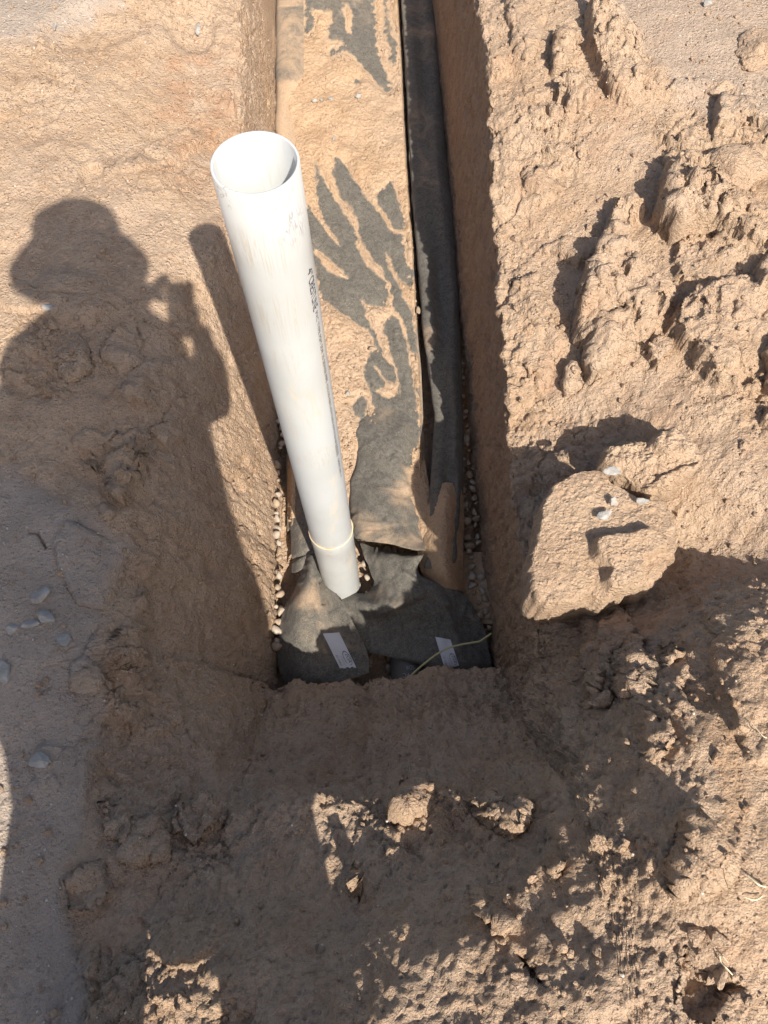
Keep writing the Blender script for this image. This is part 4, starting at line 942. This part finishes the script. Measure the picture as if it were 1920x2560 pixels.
# ---------------------------------------------------------------- dark distribution pipe end in the hole
pc = W(1022, 1690, -.625); dp = empty('drain_pipe', (pc[0], pc[1], -.675)); tag(dp, 'dark drain pipe end with a pale band under the right fabric flap', 'pipe')
def hpipe(name, prof, mat, parent, n=64):
    o = lathe(name, prof, mat, parent, n); o.rotation_euler = (-math.pi/2, 0, 0); return o
hpipe('pipe_wall', [(.047, -.06), (.0495, -.06), (.0500, -.058), (.0500, -.001)] + [(.0500-.0009*(k % 2), .0+.006*k) for k in range(40)], M_DARKPIPE, dp)
hpipe('pale_band', [(.0497, -.061), (.0516, -.060), (.0516, -.024), (.0503, -.023)], M_PALEBAND, dp)
V, F = text_mesh('PVC'); V = V-V.min(0); V[:, :2] /= V[:, :2].max(0)
a = math.pi/2 - (-.05) + (V[:, 0]-.5)*.62; P = np.stack([.0513*np.cos(a), -.004 + (1-V[:, 1])*.013, .0513*np.sin(a)], 1); poly_obj('lettering', P, F, M_PALEINK, dp)
V, F = text_mesh('SDR'); V = V-V.min(0); V[:, :2] /= V[:, :2].max(0)
a = math.pi/2 - .1 + (V[:, 0]-.5)*.5; P = np.stack([.0513*np.cos(a), .018 + (1-V[:, 1])*.012, .0513*np.sin(a)], 1); poly_obj('lettering', P, F, M_PALEINK, dp)

# ---------------------------------------------------------------- wire, straw
def tube(name, pts, r, mat, parent=None, n=10, sub=8):
    P = catmull(np.array(pts), len(pts)*sub); T = np.gradient(P, axis=0); T /= np.linalg.norm(T, axis=1)[:, None]
    A_ = np.cross(T, (0.3, .2, 1.0)); A_ /= np.linalg.norm(A_, axis=1)[:, None]; B_ = np.cross(T, A_); a = np.linspace(0, 2*np.pi, n, endpoint=False)
    rr = np.full(len(P), r) if np.isscalar(r) else np.interp(np.linspace(0, 1, len(P)), np.linspace(0, 1, len(r)), r)
    V = P[:, None] + rr[:, None, None]*(np.cos(a)[None, :, None]*A_[:, None] + np.sin(a)[None, :, None]*B_[:, None]); m = len(P)
    i = np.arange(m-1)[:, None]*n; k = np.arange(n)[None]; k2 = (k+1) % n; Q = np.stack([i+k, i+k2, i+n+k2, i+n+k], -1).reshape(-1, 4)
    V = V.reshape(-1, 3); V = np.vstack([V, P[:1], P[-1:]]); c = len(V)-2
    caps = np.array([[c, (j+1) % n, j, j] for j in range(n)] + [[c+1, (m-1)*n+j, (m-1)*n+(j+1) % n, (m-1)*n+(j+1) % n] for j in range(n)])
    o = mesh_np(name, V, Q, mat, parent); return o
tag(tube('tracer_wire', [W(1010,1718,-.56),W(1016,1702,-.56),W(1035,1682,-.56),W(1060,1660,-.56),W(1090,1637,-.56),W(1118,1621,-.56),W(1150,1612,-.56),W(1185,1606,-.56),W(1200,1603,-.56),W(1212,1595,-.56),W(1228,1584,-.56)], .0028, M_WIRE), 'bent yellow wire rising over the right fabric flap to the trench wall', 'wire')
for pts, r, lab in [([(1868,2178),(1890,2200),(1920,2212)], .0012, 'curved straw stalk at the right edge on the shaded ground'), ([(1870,2244),(1890,2246),(1912,2245)], .0012, 'short forked straw stalk below the curved stalk at the right edge'),
                    ([(1785,2390),(1800,2410),(1815,2425),(1840,2440)], .0009, 'pale wavy root hair across the jagged shadow low on the right'), ([(1812,2395),(1818,2415)], .0007, 'tiny straight hair just right of the wavy root hair'),
                    ([(1885,1808),(1900,1830),(1908,1835)], .0008, 'fine dry root sticking out of the bank at the right edge')]:
    P = [tsample(*p) + np.array((0, 0, .006)) for p in pts]; P[len(P)//2] += np.array((0, 0, .006))
    tag(tube('dry_straw', P, r, M_STRAW, n=6), lab, 'straw')

# ---------------------------------------------------------------- the photographer (only the shadow falls into the picture)
def shp(px, py, h, z=-.02):     # body point of height h whose shadow falls on the ground at this pixel
    p = W(px, py, z); k = (h-z)/(-SUN[2]); return p - SUN*k
def skin_obj(name, verts, edges, radii, mat, parent, root=0, sub=2):
    me = bpy.data.meshes.new(name); me.from_pydata([tuple(map(float, v)) for v in verts], edges, []); o = bpy.data.objects.new(name, me); COL.objects.link(o)
    md = o.modifiers.new('s', 'SKIN'); sv = me.skin_vertices[0].data if me.skin_vertices else None
    if sv is None:
        bm = bmesh.new(); bm.from_mesh(me); bm.verts.layers.skin.verify(); bm.to_mesh(me); bm.free(); sv = me.skin_vertices[0].data
    for i, r in enumerate(radii):
        sv[i].radius = (r, r) if np.isscalar(r) else r; sv[i].use_root = (i == root)
    md.use_smooth_shade = True; s2 = o.modifiers.new('u', 'SUBSURF'); s2.levels = sub; s2.render_levels = sub
    dg = bpy.context.evaluated_depsgraph_get(); m2 = bpy.data.meshes.new_from_object(o.evaluated_get(dg)); o2 = bpy.data.objects.new(name, m2); bpy.data.objects.remove(o)
    m2.materials.clear(); m2.materials.append(mat)
    for p in m2.polygons: p.use_smooth = True
    return link(o2, parent)
def lerp(a, b, t): return np.asarray(a)*(1-t) + np.asarray(b)*t
head = shp(205, 655, 1.74); 
GZ = .10
neck = shp(250, 780, 1.56); rsh = shp(400, 930, 1.50); lsh = shp(35, 905, 1.52); chest = shp(240, 960, 1.43); waist = shp(285, 1300, 1.22); pel = shp(335, 1650, 1.05)
cam_back = np.array(c2w(np.array((0.0, 0.0, -1.0)))); cr = np.array(c2w(np.array((1., 0, 0)))); cu_ = np.array(c2w(np.array((0, -1., 0)))); C0 = np.array((0, 0, H))
ph_c = C0 + cam_back*.012 + cr*.028 - cu_*.052
rel = shp(568, 1085, 1.22); rha = ph_c + cr*.055 - cu_*.05 + cam_back*.02
lel = shp(235, 765, 1.50); lha = ph_c - cr*.060 + cu_*.045 + cam_back*.03
lhip = pel + np.array((-.09, 0, -.03)); rhip = pel + np.array((.09, 0, -.03))
lft = shp(120, 2760, .18, .05); gz = lambda x, y: float(outer(np.array([x]), np.array([y]))[0])
lft = np.array((-.50, -.52, gz(-.50, -.52))); rft = np.array((-.08, -.58, gz(-.08, -.58)))
lkn = lerp(lhip, lft, .5) + np.array((-.02, .06, .0)); rkn = lerp(rhip, rft, .5) + np.array((.04, .06, 0))
person = empty('person', (float((lft[0]+rft[0])/2), float((lft[1]+rft[1])/2), GZ)); person['label'] = 'person in a brimmed hat holding up a phone, present only as a shadow'; person['category'] = 'person'
_po = np.array(person.location)
M_SKIN = plain('skin', (.48, .30, .21), .6); M_SHIRT = plain('work_shirt', (.55, .52, .47), .85); M_TROU = plain('work_trousers', (.44, .36, .26), .9); M_HAT = plain('straw_hat', (.50, .40, .24), .85); M_BOOT = plain('leather_boot', (.10, .06, .035), .7)
def body(name, pts, rad, edges, mat, root=0, sub=2): return skin_obj(name, [np.array(p)-_po for p in pts], edges, rad, mat, person, root, sub)
hd2 = head + np.array((.0, .01, .05)); chin = head + np.array((.015, .05, -.05))
B = [pel, waist, chest, neck, head+np.array((0,0,-.03)), head+np.array((0,0,.06)), rsh, rel, rha, lsh, lel, lha, rhip, rkn, rft+np.array((0,0,.09)), rft+np.array((.03,.16,.03)), lhip, lkn, lft+np.array((0,0,.09)), lft+np.array((-.03,.16,.03))]
Rr = [.09, .08, .07, .055, .085, .075, .052, .040, .032, .052, .040, .032, .09, .062, .045, .035, .09, .062, .045, .035]
Ed = [(0,1),(1,2),(2,3),(3,4),(4,5),(2,6),(6,7),(7,8),(2,9),(9,10),(10,11),(0,12),(12,13),(13,14),(14,15),(0,16),(16,17),(17,18),(18,19)]
body('body', B, Rr, Ed, M_SKIN)
def loft(name, pts, rx, ry, mat, n=40):
    P = catmull(np.array(pts), len(pts)*7); RX = np.interp(np.linspace(0, 1, len(P)), np.linspace(0, 1, len(rx)), rx); RY = np.interp(np.linspace(0, 1, len(P)), np.linspace(0, 1, len(ry)), ry)
    a = np.linspace(0, 2*np.pi, n, endpoint=False); wr_ = 1 + .02*np.sin(a*5)[None] * np.sin(np.linspace(0, 9, len(P)))[:, None]
    V = P[:, None] + np.stack([RX[:, None]*np.cos(a)[None]*wr_, RY[:, None]*np.sin(a)[None]*wr_, np.zeros((len(P), n))], -1) - _po
    i = np.arange(len(P)-1)[:, None]*n; k = np.arange(n)[None]; k2 = (k+1) % n
    return mesh_np(name, V.reshape(-1, 3), np.stack([i+k, i+k2, i+n+k2, i+n+k], -1).reshape(-1, 4), mat, person)
loft('shirt', [pel+np.array((-.01,0,-.34)), pel+np.array((0,0,-.15)), pel, waist, chest+np.array((0,0,-.05)), lerp(chest, neck, .35), lerp(chest, neck, .75), neck+np.array((0,0,.05))], [.28, .28, .28, .265, .245, .215, .14, .11], [.17, .17, .165, .16, .16, .14, .11, .10], M_SHIRT)
body('sleeve', [chest, rsh, lerp(rsh, rel, .55), rel, lerp(rel, rha, .75)], [.09, .095, .080, .072, .050], [(0,1),(1,2),(2,3),(3,4)], M_SHIRT)
body('sleeve', [chest, lsh, lerp(lsh, lel, .55), lel, lerp(lel, lha, .75)], [.09, .095, .070, .055, .038], [(0,1),(1,2),(2,3),(3,4)], M_SHIRT)
body('trousers', [pel, rhip, rkn, rft+np.array((0,0,.12)), lhip, lkn, lft+np.array((0,0,.12))], [.10, .115, .12, .11, .12, .14, .135], [(0,1),(1,2),(2,3),(0,4),(4,5),(5,6)], M_TROU)
for f in (lft, rft): body('boot', [f+np.array((0,-.03,.13)), f+np.array((0,-.02,.05)), f+np.array((.01,.10,.045)), f+np.array((.015,.19,.04))], [.055, .055, .05, .042], [(0,1),(1,2),(2,3)], M_BOOT)
# face: nose and ears
look = unit(np.array(C0) - head); 
body('nose', [head+look*.085+np.array((0,0,.015)), head+look*.105+np.array((0,0,-.01)), head+look*.085+np.array((0,0,-.02))], [.008,.012,.009], [(0,1),(1,2)], M_SKIN, 0, 1)
for s in (-1, 1):
    sd_ = unit(np.cross(look, (0, 0, 1)))*s
    body('ear', [head+sd_*.082+np.array((0,0,.02)), head+sd_*.09+np.array((0,0,-.02))], [.012,.010], [(0,1)], M_SKIN, 0, 1)
# hat: crown and wide brim, tilted forward with the head
def hatpart(name, prof):
    o = lathe(name, prof, M_HAT, person, 64); q = Vector((0, 0, 1)).rotation_difference(Vector(unit(np.array((.10, .30, .95))).tolist()))
    o.rotation_mode = 'QUATERNION'; o.rotation_quaternion = q; o.location = tuple(head + np.array((0, 0, .055)) - _po); return o
hatpart('hat_crown', [(.112, .0), (.116, .05), (.108, .09), (.08, .112), (.0, .116)])
hatpart('hat_brim', [(.108, .004), (.13, -.004), (.155, -.024), (.178, -.060), (.179, -.064), (.155, -.028), (.13, -.008), (.098, .0)])
# fingers
def hand(c, sgn):
    inw = -cr*sgn
    for i in range(4):
        b = c + cu_*(.030-.020*i) + cam_back*.005; L_ = (.030, .036, .034, .026)[i]
        body('finger', [c+cam_back*.01, b+inw*.012, b+inw*(.012+L_*.6)+cam_back*.012, b+inw*(.012+L_)+cam_back*.004], [.012, .009, .0085, .007], [(0,1),(1,2),(2,3)], M_SKIN, 0, 1)
    body('thumb', [c+cam_back*.02, c+cam_back*.032+inw*.02+cu_*.01, c+cam_back*.022+inw*.045+cu_*.015], [.013, .011, .008], [(0,1),(1,2)], M_SKIN, 0, 1)
hand(rha + cu_*.02, 1); hand(lha, -1)
# phone in the hands, right behind the lens
bm = bmesh.new(); bmesh.ops.create_cube(bm, size=1); bmesh.ops.scale(bm, vec=(.0745, .152, .0085), verts=bm.verts); bmesh.ops.bevel(bm, geom=[e for e in bm.edges], offset=.003, segments=3, affect='EDGES')
ph = from_bm('mobile_phone', bm, plain('phone_black', (.02, .02, .022), .3)); pm = mx.copy(); pm.translation = Vector((ph_c).tolist()); ph.matrix_world = pm
tag(ph, 'black mobile phone held out over the trench by the person in the hat', 'phone')
bm = bmesh.new(); bmesh.ops.create_cone(bm, cap_ends=True, segments=24, radius1=.007, radius2=.007, depth=.002)
ln = from_bm('lens', bm, plain('lens_glass', (.01, .01, .015), .1), ph); ln.location = (-.020, .045, -.0052)
